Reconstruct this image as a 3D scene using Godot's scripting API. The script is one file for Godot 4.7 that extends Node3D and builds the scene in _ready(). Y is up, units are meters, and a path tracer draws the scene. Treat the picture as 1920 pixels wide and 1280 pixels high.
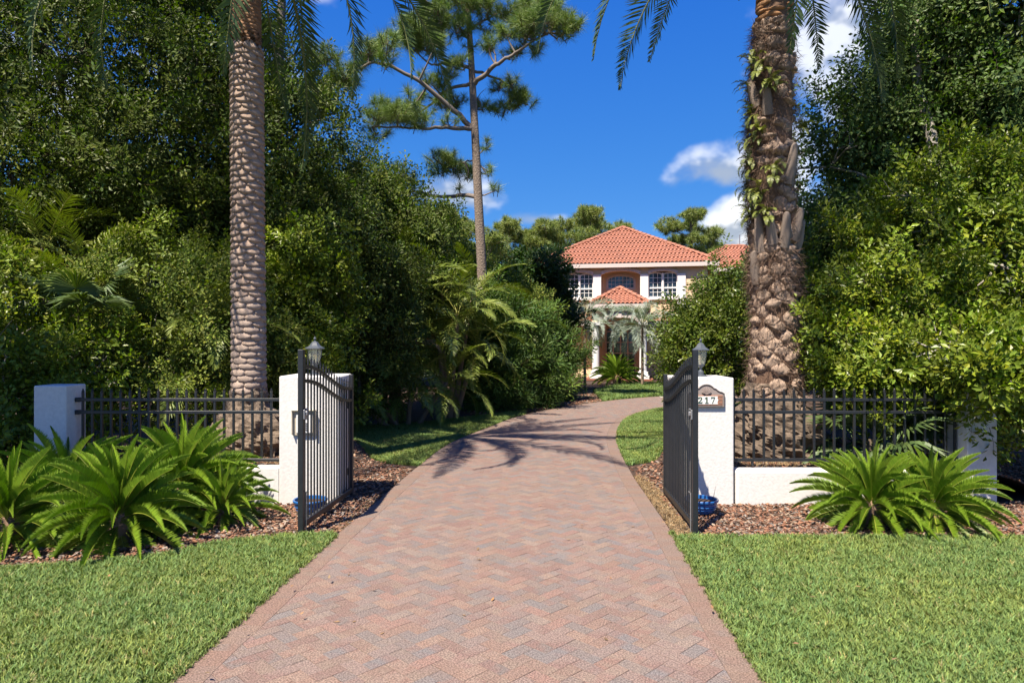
extends Node3D
# A gated brick driveway between white pillars, palms and dense greenery, a tiled house at its far end.
# Metres, y up, the camera looks along -z. Ground plans below are written as (x, distance); z is minus the distance.

var rng := RandomNumberGenerator.new()
var taken := {}
var mats := {}

# ---------------------------------------------------------------- helpers
func lin(r: float, g: float, b: float) -> Color:
	return Color(r, g, b).linear_to_srgb()

func rnd(a: float, b: float) -> float:
	return rng.randf_range(a, b)

func numbered(called: String) -> String:
	if not taken.has(called):
		taken[called] = 0
		return called
	taken[called] += 1
	return "%s_%03d" % [called, taken[called]]

func thing(called: String, label: String, category: String, where := Vector3.ZERO, group := "") -> Node3D:
	var o := Node3D.new()
	o.name = numbered(called)
	add_child(o)
	o.position = where
	o.set_meta("label", label)
	o.set_meta("category", category)
	if group != "":
		o.set_meta("group", group)
	return o

func part(parent: Node, called: String, m: Mesh, material: Material, xf := Transform3D.IDENTITY) -> MeshInstance3D:
	var o := MeshInstance3D.new()
	o.name = called
	o.mesh = m
	if material:
		o.material_override = material
	o.transform = xf
	parent.add_child(o, true)
	return o

func structure(called: String, m: Mesh, material: Material) -> MeshInstance3D:
	var o := part(self, numbered(called), m, material)
	o.set_meta("kind", "structure")
	return o

func stuff(o: Node) -> Node:
	o.set_meta("kind", "stuff")
	return o

# Collects triangles; smooth pieces bring their own normals, flat ones take the face's.
class MB:
	var v := PackedVector3Array()
	var n := PackedVector3Array()
	var c := PackedColorArray()
	var col := Color.WHITE
	func tri(a: Vector3, b: Vector3, d: Vector3) -> void:
		var g := (d - a).cross(b - a).normalized()
		v.append(a); v.append(b); v.append(d)
		n.append(g); n.append(g); n.append(g)
		c.append(col); c.append(col); c.append(col)
	func quad(a: Vector3, b: Vector3, d: Vector3, e: Vector3) -> void:
		tri(a, b, d)
		tri(a, d, e)
	func stri(a: Vector3, b: Vector3, d: Vector3, na: Vector3, nb: Vector3, nd: Vector3) -> void:
		var g := (d - a).cross(b - a)
		if g.dot(na + nb + nd) < 0.0:
			v.append(a); v.append(d); v.append(b)
			n.append(na); n.append(nd); n.append(nb)
		else:
			v.append(a); v.append(b); v.append(d)
			n.append(na); n.append(nb); n.append(nd)
		c.append(col); c.append(col); c.append(col)
	func oquad(a: Vector3, b: Vector3, d: Vector3, e: Vector3, away: Vector3) -> void:
		if (d - a).cross(b - a).dot(away) < 0.0:
			quad(e, d, b, a)
		else:
			quad(a, b, d, e)
	func box(center: Vector3, size: Vector3, ch := 0.0, turn := Basis.IDENTITY) -> void:
		var h := size * 0.5
		if ch <= 0.0:
			for ax in 3:
				for s in [-1.0, 1.0]:
					var a := Vector3.ZERO
					a[ax] = s
					var u := Vector3.ZERO
					u[(ax + 1) % 3] = 1
					var w := Vector3.ZERO
					w[(ax + 2) % 3] = 1
					oquad(center + turn * ((a - u - w) * h), center + turn * ((a + u - w) * h), center + turn * ((a + u + w) * h), center + turn * ((a - u + w) * h), turn * a)
			return
		var k := h - Vector3(ch, ch, ch)
		for ax in 3:
			var i := (ax + 1) % 3
			var j := (ax + 2) % 3
			for s in [-1.0, 1.0]:
				var q := []
				for st in [[-1, -1], [1, -1], [1, 1], [-1, 1]]:
					var p := Vector3.ZERO
					p[ax] = s * h[ax]
					p[i] = st[0] * k[i]
					p[j] = st[1] * k[j]
					q.append(center + turn * p)
				var a := Vector3.ZERO
				a[ax] = s
				oquad(q[0], q[1], q[2], q[3], turn * a)
			for s in [-1.0, 1.0]:
				for t in [-1.0, 1.0]:
					var q := []
					for e in [[-1, 0], [1, 0], [1, 1], [-1, 1]]:
						var p := Vector3.ZERO
						p[ax] = e[0] * k[ax]
						p[i] = s * (h[i] if e[1] == 0 else k[i])
						p[j] = t * (k[j] if e[1] == 0 else h[j])
						q.append(center + turn * p)
					var a := Vector3.ZERO
					a[i] = s
					a[j] = t
					oquad(q[0], q[1], q[2], q[3], turn * a)
		for sx in [-1.0, 1.0]:
			for sy in [-1.0, 1.0]:
				for sz in [-1.0, 1.0]:
					var a := Vector3(sx, sy, sz)
					var p0 := center + turn * (a * Vector3(h.x, k.y, k.z))
					var p1 := center + turn * (a * Vector3(k.x, h.y, k.z))
					var p2 := center + turn * (a * Vector3(k.x, k.y, h.z))
					if (p2 - p0).cross(p1 - p0).dot(turn * a) < 0:
						tri(p0, p2, p1)
					else:
						tri(p0, p1, p2)
	func tube(pts: Array, radii: Array, sides := 6, cap := true) -> void:
		var rings := []
		var norms := []
		var ref := Vector3(0.31, 0.2, 0.93)
		for i in pts.size():
			var t: Vector3 = (pts[mini(i + 1, pts.size() - 1)] - pts[maxi(i - 1, 0)])
			t = t.normalized()
			if absf(t.dot(ref)) > 0.97:
				ref = Vector3(0.9, 0.1, -0.3)
			var u := (ref - t * t.dot(ref)).normalized()
			var w := t.cross(u)
			var ring := []
			var nn := []
			for k in sides:
				var a := TAU * k / sides
				var dir := u * cos(a) + w * sin(a)
				ring.append(pts[i] + dir * radii[i])
				nn.append(dir)
			rings.append(ring)
			norms.append(nn)
		for i in pts.size() - 1:
			for k in sides:
				var l := (k + 1) % sides
				stri(rings[i][k], rings[i + 1][k], rings[i + 1][l], norms[i][k], norms[i + 1][k], norms[i + 1][l])
				stri(rings[i][k], rings[i + 1][l], rings[i][l], norms[i][k], norms[i + 1][l], norms[i][l])
		if cap:
			var e: Vector3 = pts[pts.size() - 1]
			var dirn: Vector3 = (e - pts[pts.size() - 2]).normalized()
			for k in sides:
				stri(rings[-1][k], rings[-1][(k + 1) % sides], e, dirn, dirn, dirn)
	# turned shape about y: profile of Vector2(radius, height)
	func lathe(profile: Array, sides := 16, at := Vector3.ZERO, flat := false) -> void:
		for i in profile.size() - 1:
			var a: Vector2 = profile[i]
			var b: Vector2 = profile[i + 1]
			var t := b - a
			if t.length() < 1e-6:
				continue
			var nr := Vector2(t.y, -t.x).normalized()
			for k in sides:
				var a0 := TAU * k / sides
				var a1 := TAU * (k + 1) / sides
				var d0 := Vector3(cos(a0), 0, sin(a0))
				var d1 := Vector3(cos(a1), 0, sin(a1))
				var p := [at + d0 * a.x + Vector3.UP * a.y, at + d1 * a.x + Vector3.UP * a.y, at + d1 * b.x + Vector3.UP * b.y, at + d0 * b.x + Vector3.UP * b.y]
				var m0 := d0 * nr.x + Vector3.UP * nr.y
				var m1 := d1 * nr.x + Vector3.UP * nr.y
				if flat:
					m0 = ((m0 + m1) * 0.5).normalized()
					m1 = m0
				if a.x > 1e-5:
					stri(p[0], p[1], p[2], m0, m1, m1)
				if b.x > 1e-5:
					stri(p[0], p[2], p[3], m0, m1, m0)
	# upright prism from a plan outline given in the xy plane, facing +z
	func slab(outline: PackedVector2Array, z0: float, z1: float, at := Vector3.ZERO) -> void:
		var ix := Geometry2D.triangulate_polygon(outline)
		for q in range(0, ix.size(), 3):
			for zz in [z0, z1]:
				var p := []
				for e in 3:
					p.append(at + Vector3(outline[ix[q + e]].x, outline[ix[q + e]].y, zz))
				if ((p[2] - p[0]).cross(p[1] - p[0]).z > 0) == (zz > (z0 + z1) * 0.5):
					tri(p[0], p[1], p[2])
				else:
					tri(p[0], p[2], p[1])
		var cw := Geometry2D.is_polygon_clockwise(outline)
		for i in outline.size():
			var a := outline[i]
			var b := outline[(i + 1) % outline.size()]
			var nn := Vector3(b.y - a.y, a.x - b.x, 0) * (-1.0 if cw else 1.0)
			oquad(at + Vector3(a.x, a.y, z0), at + Vector3(b.x, b.y, z0), at + Vector3(b.x, b.y, z1), at + Vector3(a.x, a.y, z1), nn)
	func mesh() -> ArrayMesh:
		var m := ArrayMesh.new()
		if v.is_empty():
			return m
		var arr := []
		arr.resize(Mesh.ARRAY_MAX)
		arr[Mesh.ARRAY_VERTEX] = v
		arr[Mesh.ARRAY_NORMAL] = n
		arr[Mesh.ARRAY_COLOR] = c
		m.add_surface_from_arrays(Mesh.PRIMITIVE_TRIANGLES, arr)
		return m

class Copies:
	var b := PackedFloat32Array()
	var count := 0
	func add(t: Transform3D, k: Color) -> void:
		var x := t.basis.x
		var y := t.basis.y
		var z := t.basis.z
		b.append_array(PackedFloat32Array([x.x, y.x, z.x, t.origin.x, x.y, y.y, z.y, t.origin.y, x.z, y.z, z.z, t.origin.z, k.r, k.g, k.b, 1.0]))
		count += 1

func scatter(parent: Node, called: String, m: Mesh, material: Material, copies: Copies) -> MultiMeshInstance3D:
	var mm := MultiMesh.new()
	mm.transform_format = MultiMesh.TRANSFORM_3D
	mm.use_colors = true
	mm.mesh = m
	mm.instance_count = copies.count
	mm.buffer = copies.b
	var o := MultiMeshInstance3D.new()
	o.name = called
	o.multimesh = mm
	o.material_override = material
	parent.add_child(o, true)
	o.set_meta("kind", "stuff")
	return o

func noise_tex(freq: float, lo: Color, hi: Color, size := 512, octaves := 4, seed_ := 1, kind := FastNoiseLite.TYPE_SIMPLEX_SMOOTH, mid := 0.5, soft := 0.5) -> NoiseTexture2D:
	var f := FastNoiseLite.new()
	f.noise_type = kind
	f.frequency = freq
	f.fractal_octaves = octaves
	f.seed = seed_
	var t := NoiseTexture2D.new()
	t.width = size
	t.height = size
	t.seamless = true
	t.noise = f
	var g := Gradient.new()
	g.offsets = PackedFloat32Array([clampf(mid - soft, 0, 1), clampf(mid + soft, 0, 1)])
	g.colors = PackedColorArray([lo, hi])
	t.color_ramp = g
	return t

func grey(a: float) -> Color:
	return lin(a, a, a)

# plain material; vertex and copy colours multiply the base
func mat(called: String, base: Color, rough: float, tex: Texture2D = null, metres := 1.0, bump: Texture2D = null, bump_cm := 0.0, extra := {}) -> StandardMaterial3D:
	var m := StandardMaterial3D.new()
	m.resource_name = called
	m.albedo_color = base
	m.roughness = rough
	m.vertex_color_use_as_albedo = true
	m.cull_mode = BaseMaterial3D.CULL_DISABLED
	if tex or bump:
		m.uv1_triplanar = true
		m.uv1_world_triplanar = true
		m.uv1_scale = Vector3.ONE / metres
	if tex:
		m.albedo_texture = tex
	if bump:
		m.heightmap_enabled = true
		m.heightmap_texture = bump
		m.heightmap_scale = bump_cm
	for k in extra:
		m.set(k, extra[k])
	mats[called] = m
	return m

func leaf_mat(called: String, rough: float, through: Color, spec := 0.5) -> StandardMaterial3D:
	var m := mat(called, Color.WHITE, rough)
	m.metallic_specular = spec
	m.backlight_enabled = true
	m.backlight = through
	return m

func smooth_line(pts: Array, steps := 6) -> Array:
	var out := []
	for i in pts.size() - 1:
		var p0: Vector2 = pts[maxi(i - 1, 0)]
		var p1: Vector2 = pts[i]
		var p2: Vector2 = pts[i + 1]
		var p3: Vector2 = pts[mini(i + 2, pts.size() - 1)]
		for k in steps:
			out.append(p1.cubic_interpolate(p2, p0, p3, float(k) / steps))
	out.append(pts[-1])
	return out

func smooth_line3(pts: Array, steps := 5) -> Array:
	var out := []
	for i in pts.size() - 1:
		var p0: Vector3 = pts[maxi(i - 1, 0)]
		var p3: Vector3 = pts[mini(i + 2, pts.size() - 1)]
		for k in steps:
			out.append((pts[i] as Vector3).cubic_interpolate(pts[i + 1], p0, p3, float(k) / steps))
	out.append(pts[-1])
	return out

func taper(count: int, a: float, b: float, power := 1.0) -> Array:
	var out := []
	for i in count:
		out.append(lerpf(a, b, pow(float(i) / maxf(1, count - 1), power)))
	return out

# a basis whose y points along dir, turned by spin about it
func along(dir: Vector3, spin: float, size := 1.0) -> Basis:
	var y := dir.normalized()
	var x := y.cross(Vector3(0.21, 0.35, 0.91)).normalized()
	if x.length() < 0.1:
		x = Vector3.RIGHT
	var z := x.cross(y)
	return (Basis(x, y, z) * Basis(Vector3.UP, spin)).scaled_local(Vector3.ONE * size)

func any_dir() -> Vector3:
	var y := rnd(-1, 1)
	var a := rnd(0, TAU)
	var r := sqrt(1 - y * y)
	return Vector3(r * cos(a), y, r * sin(a))

func tone(base: Color, amount: float) -> Color:
	var k := 1.0 + rnd(-amount, amount)
	var w := rnd(-amount, amount) * 0.35
	return Color(base.r * k * (1 + w), base.g * k, base.b * k * (1 - w))

# ---------------------------------------------------------------- leaves, fronds, tufts
# a twig along +y that carries pointed leaves, each folded along its midrib
func spray_mesh(leaves: int, twig: float, leaf: float, width: float, k: Color, vary: float, droop := 0.0, whorl := false) -> ArrayMesh:
	var b := MB.new()
	b.col = Color(0.10, 0.075, 0.05)
	b.tube([Vector3.ZERO, Vector3(twig * 0.04, twig * 0.5, 0), Vector3(0, twig * 0.95, twig * 0.05)], [leaf * 0.035, leaf * 0.026, leaf * 0.012], 3, false)
	for i in leaves:
		var t := (i + 0.6) / leaves
		var a := i * 2.4 + rnd(-0.5, 0.5)
		var up := lerpf(0.25, 1.1, t) - droop + rnd(-0.35, 0.35)
		if whorl:
			up = rnd(0.2, 0.9)
		var dir := Vector3(cos(a), up, sin(a)).normalized()
		var p := Vector3(rnd(-1, 1) * twig * 0.12, twig * t, rnd(-1, 1) * twig * 0.12)
		p += Vector3(dir.x, 0, dir.z) * twig * rnd(0.02, 0.4) * (0.15 if whorl else 1.0)
		var l := leaf * rnd(0.7, 1.2)
		var side := dir.cross(Vector3(rnd(-0.5, 0.5), 1, rnd(-0.5, 0.5))).normalized() * width * rnd(0.8, 1.15) * 0.5
		var nrm := side.cross(dir).normalized()
		var tip := p + dir * l - Vector3.UP * l * rnd(0.0, 0.25)
		var m := p + dir * l * 0.45
		b.col = tone(k, vary)
		b.tri(p, m + side + nrm * width * 0.12, tip)
		b.tri(p, tip, m - side + nrm * width * 0.12)
	return b.mesh()

# one feather-shaped leaf of a palm or cycad: it leaves the origin along +z and bends down
func frond_mesh(length: float, pairs: int, leaflet: float, width: float, bend: float, lift: float, sweep: float, hang: float, k: Color, rib: Color, vary := 0.2, bare := 0.08, ragged := 0.1) -> ArrayMesh:
	var b := MB.new()
	var n := 14
	var pts := []
	var rad := []
	var p := Vector3.ZERO
	for i in n + 1:
		var t := float(i) / n
		pts.append(p)
		rad.append(lerpf(1.0, 0.12, t) * length * 0.0085)
		var e := -bend * pow(t, 1.35)
		p += Vector3(0, sin(e), cos(e)) * length / n
	b.col = rib
	b.tube(pts, rad, 4, false)
	for i in pairs:
		var t := bare + (1.0 - bare) * (i + 0.5) / pairs
		var f := t * n
		var q := mini(int(f), n - 1)
		var o: Vector3 = (pts[q] as Vector3).lerp(pts[q + 1], f - q)
		var fwd: Vector3 = (pts[q + 1] - pts[q]).normalized()
		var up := Vector3.RIGHT.cross(fwd) * -1.0
		if up.y < 0:
			up = -up
		var shape := sin(PI * clampf(pow((t - bare * 0.6) / (1.0 - bare * 0.6), 0.75), 0.0, 1.0) * 0.93 + 0.1)
		var l := leaflet * clampf(shape, 0.12, 1.0)
		for s in [-1.0, 1.0]:
			if rng.randf() < ragged * 0.25:
				continue
			var swp := sweep + t * 0.35 + rnd(-ragged, ragged)
			var lf := lift + rnd(-ragged, ragged)
			var dir: Vector3 = (Vector3.RIGHT * s * cos(swp) + fwd * sin(swp))
			dir = (dir * cos(lf) + up * sin(lf)).normalized()
			var ll := l * rnd(0.88, 1.08)
			var mid: Vector3 = o + dir * ll * 0.5
			var tip: Vector3 = o + dir * ll - Vector3.UP * hang * ll * rnd(0.6, 1.3)
			mid -= Vector3.UP * hang * ll * 0.18
			var wv: Vector3 = (fwd - dir * fwd.dot(dir)).normalized() * width * 0.5
			b.col = tone(k, vary)
			b.tri(o - wv * 0.5, mid - wv, mid + wv)
			b.tri(o - wv * 0.5, mid + wv, o + wv * 0.5)
			b.tri(mid - wv, tip, mid + wv)
	return b.mesh()

# a fan leaf: narrow folded blades round a hub, in the xz plane with the stalk along -z
func fan_mesh(radius: float, blades: int, k: Color) -> ArrayMesh:
	var b := MB.new()
	b.col = Color(k.r * 0.9, k.g * 0.9, k.b * 0.8)
	b.tube([Vector3(0, -0.1, -radius * 1.1), Vector3(0, 0.02, -radius * 0.5), Vector3.ZERO], [0.012, 0.01, 0.008], 4, false)
	for i in blades:
		var a := lerpf(-2.1, 2.1, i / float(blades - 1))
		var l := radius * (0.7 + 0.3 * cos(a * 0.7)) * rnd(0.9, 1.06)
		var dir := Vector3(sin(a), 0.10 - 0.25 * absf(sin(a)), cos(a)).normalized()
		var side := dir.cross(Vector3.UP).normalized()
		var w := 2.1 / blades * radius * 0.55
		var mid := dir * l * 0.55
		var tip := dir * l + Vector3(0, -0.28 * l * rnd(0.5, 1.2), 0)
		b.col = tone(k, 0.2)
		b.tri(Vector3.ZERO, mid + side * w - Vector3.UP * 0.02, mid + Vector3.UP * 0.012)
		b.tri(Vector3.ZERO, mid + Vector3.UP * 0.012, mid - side * w - Vector3.UP * 0.02)
		b.tri(mid + side * w - Vector3.UP * 0.02, tip, mid + Vector3.UP * 0.012)
		b.tri(mid + Vector3.UP * 0.012, tip, mid - side * w - Vector3.UP * 0.02)
	return b.mesh()

# a brush of pine needles at the end of a shoot
func needle_mesh(needles: int, length: float, width: float, k: Color) -> ArrayMesh:
	var b := MB.new()
	b.col = Color(0.13, 0.085, 0.05)
	b.tube([Vector3(0, -length * 0.7, 0), Vector3(0, length * 0.25, 0)], [length * 0.035, length * 0.02], 3, false)
	for i in needles:
		var a := rnd(0, TAU)
		var e := rnd(-0.35, 1.45)
		var dir := Vector3(cos(a) * cos(e), sin(e), sin(a) * cos(e))
		var o := Vector3(0, rnd(-0.35, 0.25) * length, 0)
		var side := dir.cross(any_dir()).normalized() * width * 0.5
		b.col = tone(k, 0.28)
		b.tri(o - side, o + dir * length * rnd(0.75, 1.1) - Vector3.UP * length * 0.08, o + side)
	return b.mesh()

func tuft_mesh(blades: int, tall: float, width: float, k: Color, vary: float, lean := 0.75) -> ArrayMesh:
	var b := MB.new()
	for i in blades:
		var a := rnd(0, TAU)
		var o := Vector3(rnd(-1, 1), 0, rnd(-1, 1)) * tall * 0.35
		var out := Vector3(cos(a), 0, sin(a))
		var l := tall * rnd(0.6, 1.15)
		var ln := lean * rnd(0.4, 1.35)
		var mid := o + (Vector3.UP + out * ln * 0.45).normalized() * l * 0.55
		var tip := mid + (Vector3.UP * 0.75 + out * ln * 1.35).normalized() * l * 0.5
		var side := out.cross(Vector3.UP).rotated(Vector3.UP, rnd(-0.8, 0.8)) * width * 0.5 * rnd(0.75, 1.2)
		b.col = tone(k, vary)
		b.tri(o - side, mid - side, mid + side)
		b.tri(o - side, mid + side, o + side)
		b.tri(mid - side, tip, mid + side)
	return b.mesh()

func chip_mesh() -> ArrayMesh:
	var b := MB.new()
	var l := rnd(0.5, 1.0)
	var w := rnd(0.22, 0.45)
	var o := PackedVector2Array()
	for i in 6:
		var a := TAU * i / 6 + rnd(-0.3, 0.3)
		o.append(Vector2(cos(a) * l * rnd(0.7, 1.1), sin(a) * w * rnd(0.7, 1.15)))
	var t := rnd(0.07, 0.14)
	var c := Vector3(0, t * rnd(1.0, 1.7), 0)
	for i in 6:
		var p := o[i]
		var q := o[(i + 1) % 6]
		var a := Vector3(p.x, t * 0.8, p.y)
		var d := Vector3(q.x, t * 0.8, q.y)
		b.col = Color.WHITE * rnd(0.85, 1.0)
		b.tri(c, a, d)
		b.col = Color(0.75, 0.72, 0.7)
		b.quad(a, Vector3(p.x * 0.93, -t, p.y * 0.93), Vector3(q.x * 0.93, -t, q.y * 0.93), d)
	return b.mesh()

# ---------------------------------------------------------------- trees
# puffs: [centre, radii, share]; leaves lie in the outer half of every puff, looser towards the outside
func foliage(parent: Node, meshes: Array, material: Material, puffs: Array, per_area: float, size: float, vary: float, tint := Color.WHITE, young := Color.WHITE, up_bias := 0.35, called := "crown") -> void:
	var lump := FastNoiseLite.new()
	lump.seed = rng.randi() % 10000
	lump.frequency = 0.75
	lump.fractal_octaves = 3
	var sets := []
	for i in meshes.size():
		sets.append(Copies.new())
	for pf in puffs:
		var ctr: Vector3 = pf[0]
		var r: Vector3 = pf[1]
		var share: float = pf[2] if pf.size() > 2 else 1.0
		var area := 4.0 * PI * pow((pow(r.x * r.y, 1.6) + pow(r.x * r.z, 1.6) + pow(r.y * r.z, 1.6)) / 3.0, 1 / 1.6)
		var count := int(area * per_area * share)
		for i in count:
			var d := any_dir()
			var s := 0.45 + 0.6 * pow(rng.randf(), 0.6)
			var p := ctr + d * r * s
			var k := lump.get_noise_3dv(p)
			# clumps with gaps between them
			if k < 0.03 and rng.randf() < 0.93 * clampf((0.03 - k) * 8.0, 0.0, 1.0):
				continue
			if k > 0.12 and s > 0.8:
				p += d * (k - 0.12) * 1.5
			var dir := (d + any_dir() * 0.75 + Vector3.UP * up_bias).normalized()
			var c := tone(tint, vary)
			if rng.randf() < 0.16:   # young growth of another leaf colour, anywhere in the crown
				c = tone(tint * young, vary)
			sets[rng.randi() % sets.size()].add(Transform3D(along(dir, rnd(0, TAU), size * rnd(0.6, 1.45)), p), c)
	for i in sets.size():
		if sets[i].count:
			scatter(parent, called, meshes[i], material, sets[i])

func limb(parent: Node, from: Vector3, to: Vector3, r0: float, r1: float, material: Material, wander := 0.12, called := "limb") -> void:
	var b := MB.new()
	var l := from.distance_to(to)
	var pts := [from]
	for i in 3:
		pts.append(from.lerp(to, (i + 1) / 4.0) + any_dir() * l * wander * 0.6)
	pts.append(to)
	pts = smooth_line3(pts, 4)
	b.tube(pts, taper(pts.size(), r0, r1), 6, true)
	part(parent, called, b.mesh(), material)

func twigs(parent: Node, puffs: Array, per: int, material: Material, thick := 0.017, reach := 1.02) -> void:
	var b := MB.new()
	for pf in puffs:
		var ctr: Vector3 = pf[0]
		var r: Vector3 = pf[1]
		for i in per:
			var d := any_dir()
			var e := ctr + d * r * rnd(0.7, reach)
			var m := ctr.lerp(e, 0.5) + any_dir() * r.x * 0.18
			b.tube([ctr.lerp(e, 0.1), m, e], [thick * 1.5, thick, thick * 0.35], 4, false)
			for q in 2:
				var s := m.lerp(e, rnd(0.0, 0.7))
				b.tube([s, s + (d + any_dir() * 0.9).normalized() * r.x * rnd(0.2, 0.4)], [thick * 0.6, thick * 0.2], 3, false)
	stuff(part(parent, "twigs", b.mesh(), material))

func broad_tree(called: String, label: String, category: String, base: Vector3, trunk_pts: Array, r0: float, puffs: Array, meshes: Array, leafm: Material, bark: Material, per_area: float, size: float, vary: float, tint: Color, young: Color, group := "", twig_count := 4, limb_r := 0.05) -> Node3D:
	var t := thing(called, label, category, base, group)
	var local := []
	for p in trunk_pts:
		local.append(p - base)
	var b := MB.new()
	var line := smooth_line3(local, 5)
	b.tube(line, taper(line.size(), r0, r0 * 0.4, 0.8), 9, true)
	part(t, "trunk", b.mesh(), bark)
	var mine := []
	for pf in puffs:
		var q: Array = pf.duplicate()
		q[0] = pf[0] - base
		mine.append(q)
		var from: Vector3 = line[0]
		for i in line.size():
			var lp: Vector3 = line[i]
			if lp.y < q[0].y - 0.25 * Vector2(lp.x - q[0].x, lp.z - q[0].z).length() or i < line.size() / 3:
				from = lp
		limb(t, from, q[0], limb_r, limb_r * 0.35, bark)
	twigs(t, mine, twig_count, bark)
	foliage(t, meshes, leafm, mine, per_area, size, vary, tint, young)
	return t

# pads: [centre, radius]; every pad is a flat cloud of needle brushes on fine shoots
func pine(label: String, base: Vector3, trunk_pts: Array, r0: float, limbs: Array, pads: Array, brushes: Array, per_pad: float, size: float, group := "") -> Node3D:
	var t := thing("pine_tree", label, "tree", base, group)
	var b := MB.new()
	var line := []
	for p in trunk_pts:
		line.append(p - base)
	line = smooth_line3(line, 6)
	b.tube(line, taper(line.size(), r0, r0 * 0.35, 1.2), 12, true)
	part(t, "trunk", b.mesh(), mats.pine_bark)
	var knots := []
	for l in limbs:
		var lb := MB.new()
		var pts := []
		for p in l[1]:
			pts.append(p - base)
		pts = smooth_line3(pts, 5)
		for i in range(1, pts.size()):
			pts[i] += any_dir() * 0.03
			knots.append(pts[i])
		lb.tube(pts, taper(pts.size(), l[0] * 0.8, l[0] * 0.22), 7, true)
		part(t, "limb", lb.mesh(), mats.pine_limb)
	for p in line:
		if p.y > line[-1].y * 0.6:
			knots.append(p)
	var shoots := MB.new()
	var sets := []
	for i in brushes.size():
		sets.append(Copies.new())
	for pd in pads:
		var ctr: Vector3 = pd[0] - base
		var r: float = pd[1]
		var near: Vector3 = knots[0]
		for q in knots:
			if q.distance_to(ctr) < near.distance_to(ctr):
				near = q
		shoots.tube([near, near.lerp(ctr, 0.5) + any_dir() * r * 0.25 - Vector3.UP * r * 0.2, ctr - Vector3.UP * r * 0.2], [0.035 * size, 0.025 * size, 0.014 * size], 5, false)
		for i in int(per_pad * r * r):
			var d := any_dir()
			d.y = d.y * 0.75 + 0.12
			var p := ctr + d * r * Vector3(1, 0.72, 1) * rnd(0.45, 1.0)
			var dir := (d * 0.7 + Vector3.UP * 0.75 + any_dir() * 0.4).normalized()
			sets[rng.randi() % sets.size()].add(Transform3D(along(dir, rnd(0, TAU), size * rnd(0.75, 1.2)), p), tone(Color(1, 1, 1), 0.25))
			if i % 2 == 0:
				shoots.tube([ctr - Vector3.UP * r * 0.2, ctr.lerp(p, 0.6) - Vector3.UP * r * 0.1, p], [0.012 * size, 0.009 * size, 0.006 * size], 3, false)
	stuff(part(t, "twigs", shoots.mesh(), mats.pine_limb))
	for i in sets.size():
		if sets[i].count:
			scatter(t, "crown", brushes[i], mats.needle, sets[i])
	return t

# ---------------------------------------------------------------- sky
func make_sky() -> ImageTexture:
	var w := 3072
	var h := 1536
	var im := Image.create(w, h, false, Image.FORMAT_RGBF)
	for y in h:
		var el := (0.5 - (y + 0.5) / h) * PI
		var c := Color(0.22, 0.24, 0.18)
		if el > 0:
			var t := pow(1.0 - sin(el), 2.6)
			c = Color(0.0008, 0.050, 0.310).lerp(Color(0.058, 0.222, 0.475), t)
			c = c.lerp(Color(0.32, 0.42, 0.54), pow(1.0 - sin(el), 14.0) * 0.6)
		im.fill_rect(Rect2i(0, y, w, 1), c)
	var n := FastNoiseLite.new()
	n.seed = 11
	n.frequency = 6.5
	n.fractal_octaves = 6
	n.fractal_gain = 0.55
	# clouds: [azimuth, height, half width, half height, thickness] in degrees, fair-weather heaps in view; unseen ones are added below
	var clouds := [[18.5, 8.0, 6.5, 4.2, 1.0], [22.5, 9.5, 4.5, 4.0, 1.0], [16.8, 13.2, 4.6, 2.0, 0.85], [26.5, 20.5, 5.5, 8.5, 0.8], [24.0, 15.0, 4.5, 3.5, 0.75], [-5.0, 11.8, 3.6, 2.0, 0.8], [-16.5, 26.5, 4.0, 2.2, 0.6],
		[2.3, 10.1, 2.6, 0.6, 0.6], [-33.0, 17.5, 7.0, 4.0, 0.6], [31.0, 9.5, 5.0, 3.0, 0.8], [-22.0, 19.5, 4.0, 2.0, 0.45]]
	var r := RandomNumberGenerator.new()
	r.seed = 5
	for i in 58:  # unseen clouds outside the frame, their number raised to make fill light less blue
		clouds.append([r.randf_range(42, 318), r.randf_range(6, 42), r.randf_range(3, 8), r.randf_range(1.2, 5), r.randf_range(0.5, 1.0)])
	for q in clouds:
		var x0 := int((q[0] - q[2] * 1.5) / 360.0 * w)
		var x1 := int((q[0] + q[2] * 1.5) / 360.0 * w)
		var y0 := int((0.5 - (q[1] + q[3] * 1.6) / 180.0) * h)
		var y1 := int((0.5 - (q[1] - q[3] * 1.4) / 180.0) * h)
		for y in range(maxi(y0, 0), mini(y1, h / 2)):
			var el := (0.5 - (y + 0.5) / h) * 180.0
			for xx in range(x0, x1):
				var az := (xx + 0.5) / w * 360.0
				var dx: float = (az - q[0]) / q[2]
				var dy: float = (el - q[1]) / q[3]
				if dy < 0:
					dy *= 1.35
				var d := 1.0 - sqrt(dx * dx + dy * dy)
				if d < -0.45:
					continue
				var er := deg_to_rad(el)
				var ar := deg_to_rad(az)
				var p := Vector3(sin(ar) * cos(er), sin(er) * 1.5, -cos(ar) * cos(er))
				var k := n.get_noise_3dv(p)
				var a: float = smoothstep(-0.02, 0.72, d * 0.75 + k * 1.05 + 0.1) * q[4]
				if a <= 0.003:
					continue
				var thick := n.get_noise_3dv(p + Vector3(0.02, 0.05, 0.0))
				var lit := clampf(0.72 + dy * 0.22 + (k - thick) * 2.2, 0.42, 1.0)
				var cl := Color(0.55, 0.565, 0.58) * lit
				cl = cl.lerp(Color(0.21, 0.30, 0.44), (1.0 - lit) * 0.6)
				var px := posmod(xx, w)
				im.set_pixel(px, y, im.get_pixel(px, y).lerp(cl, clampf(a, 0, 0.97)))
	return ImageTexture.create_from_image(im)

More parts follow.
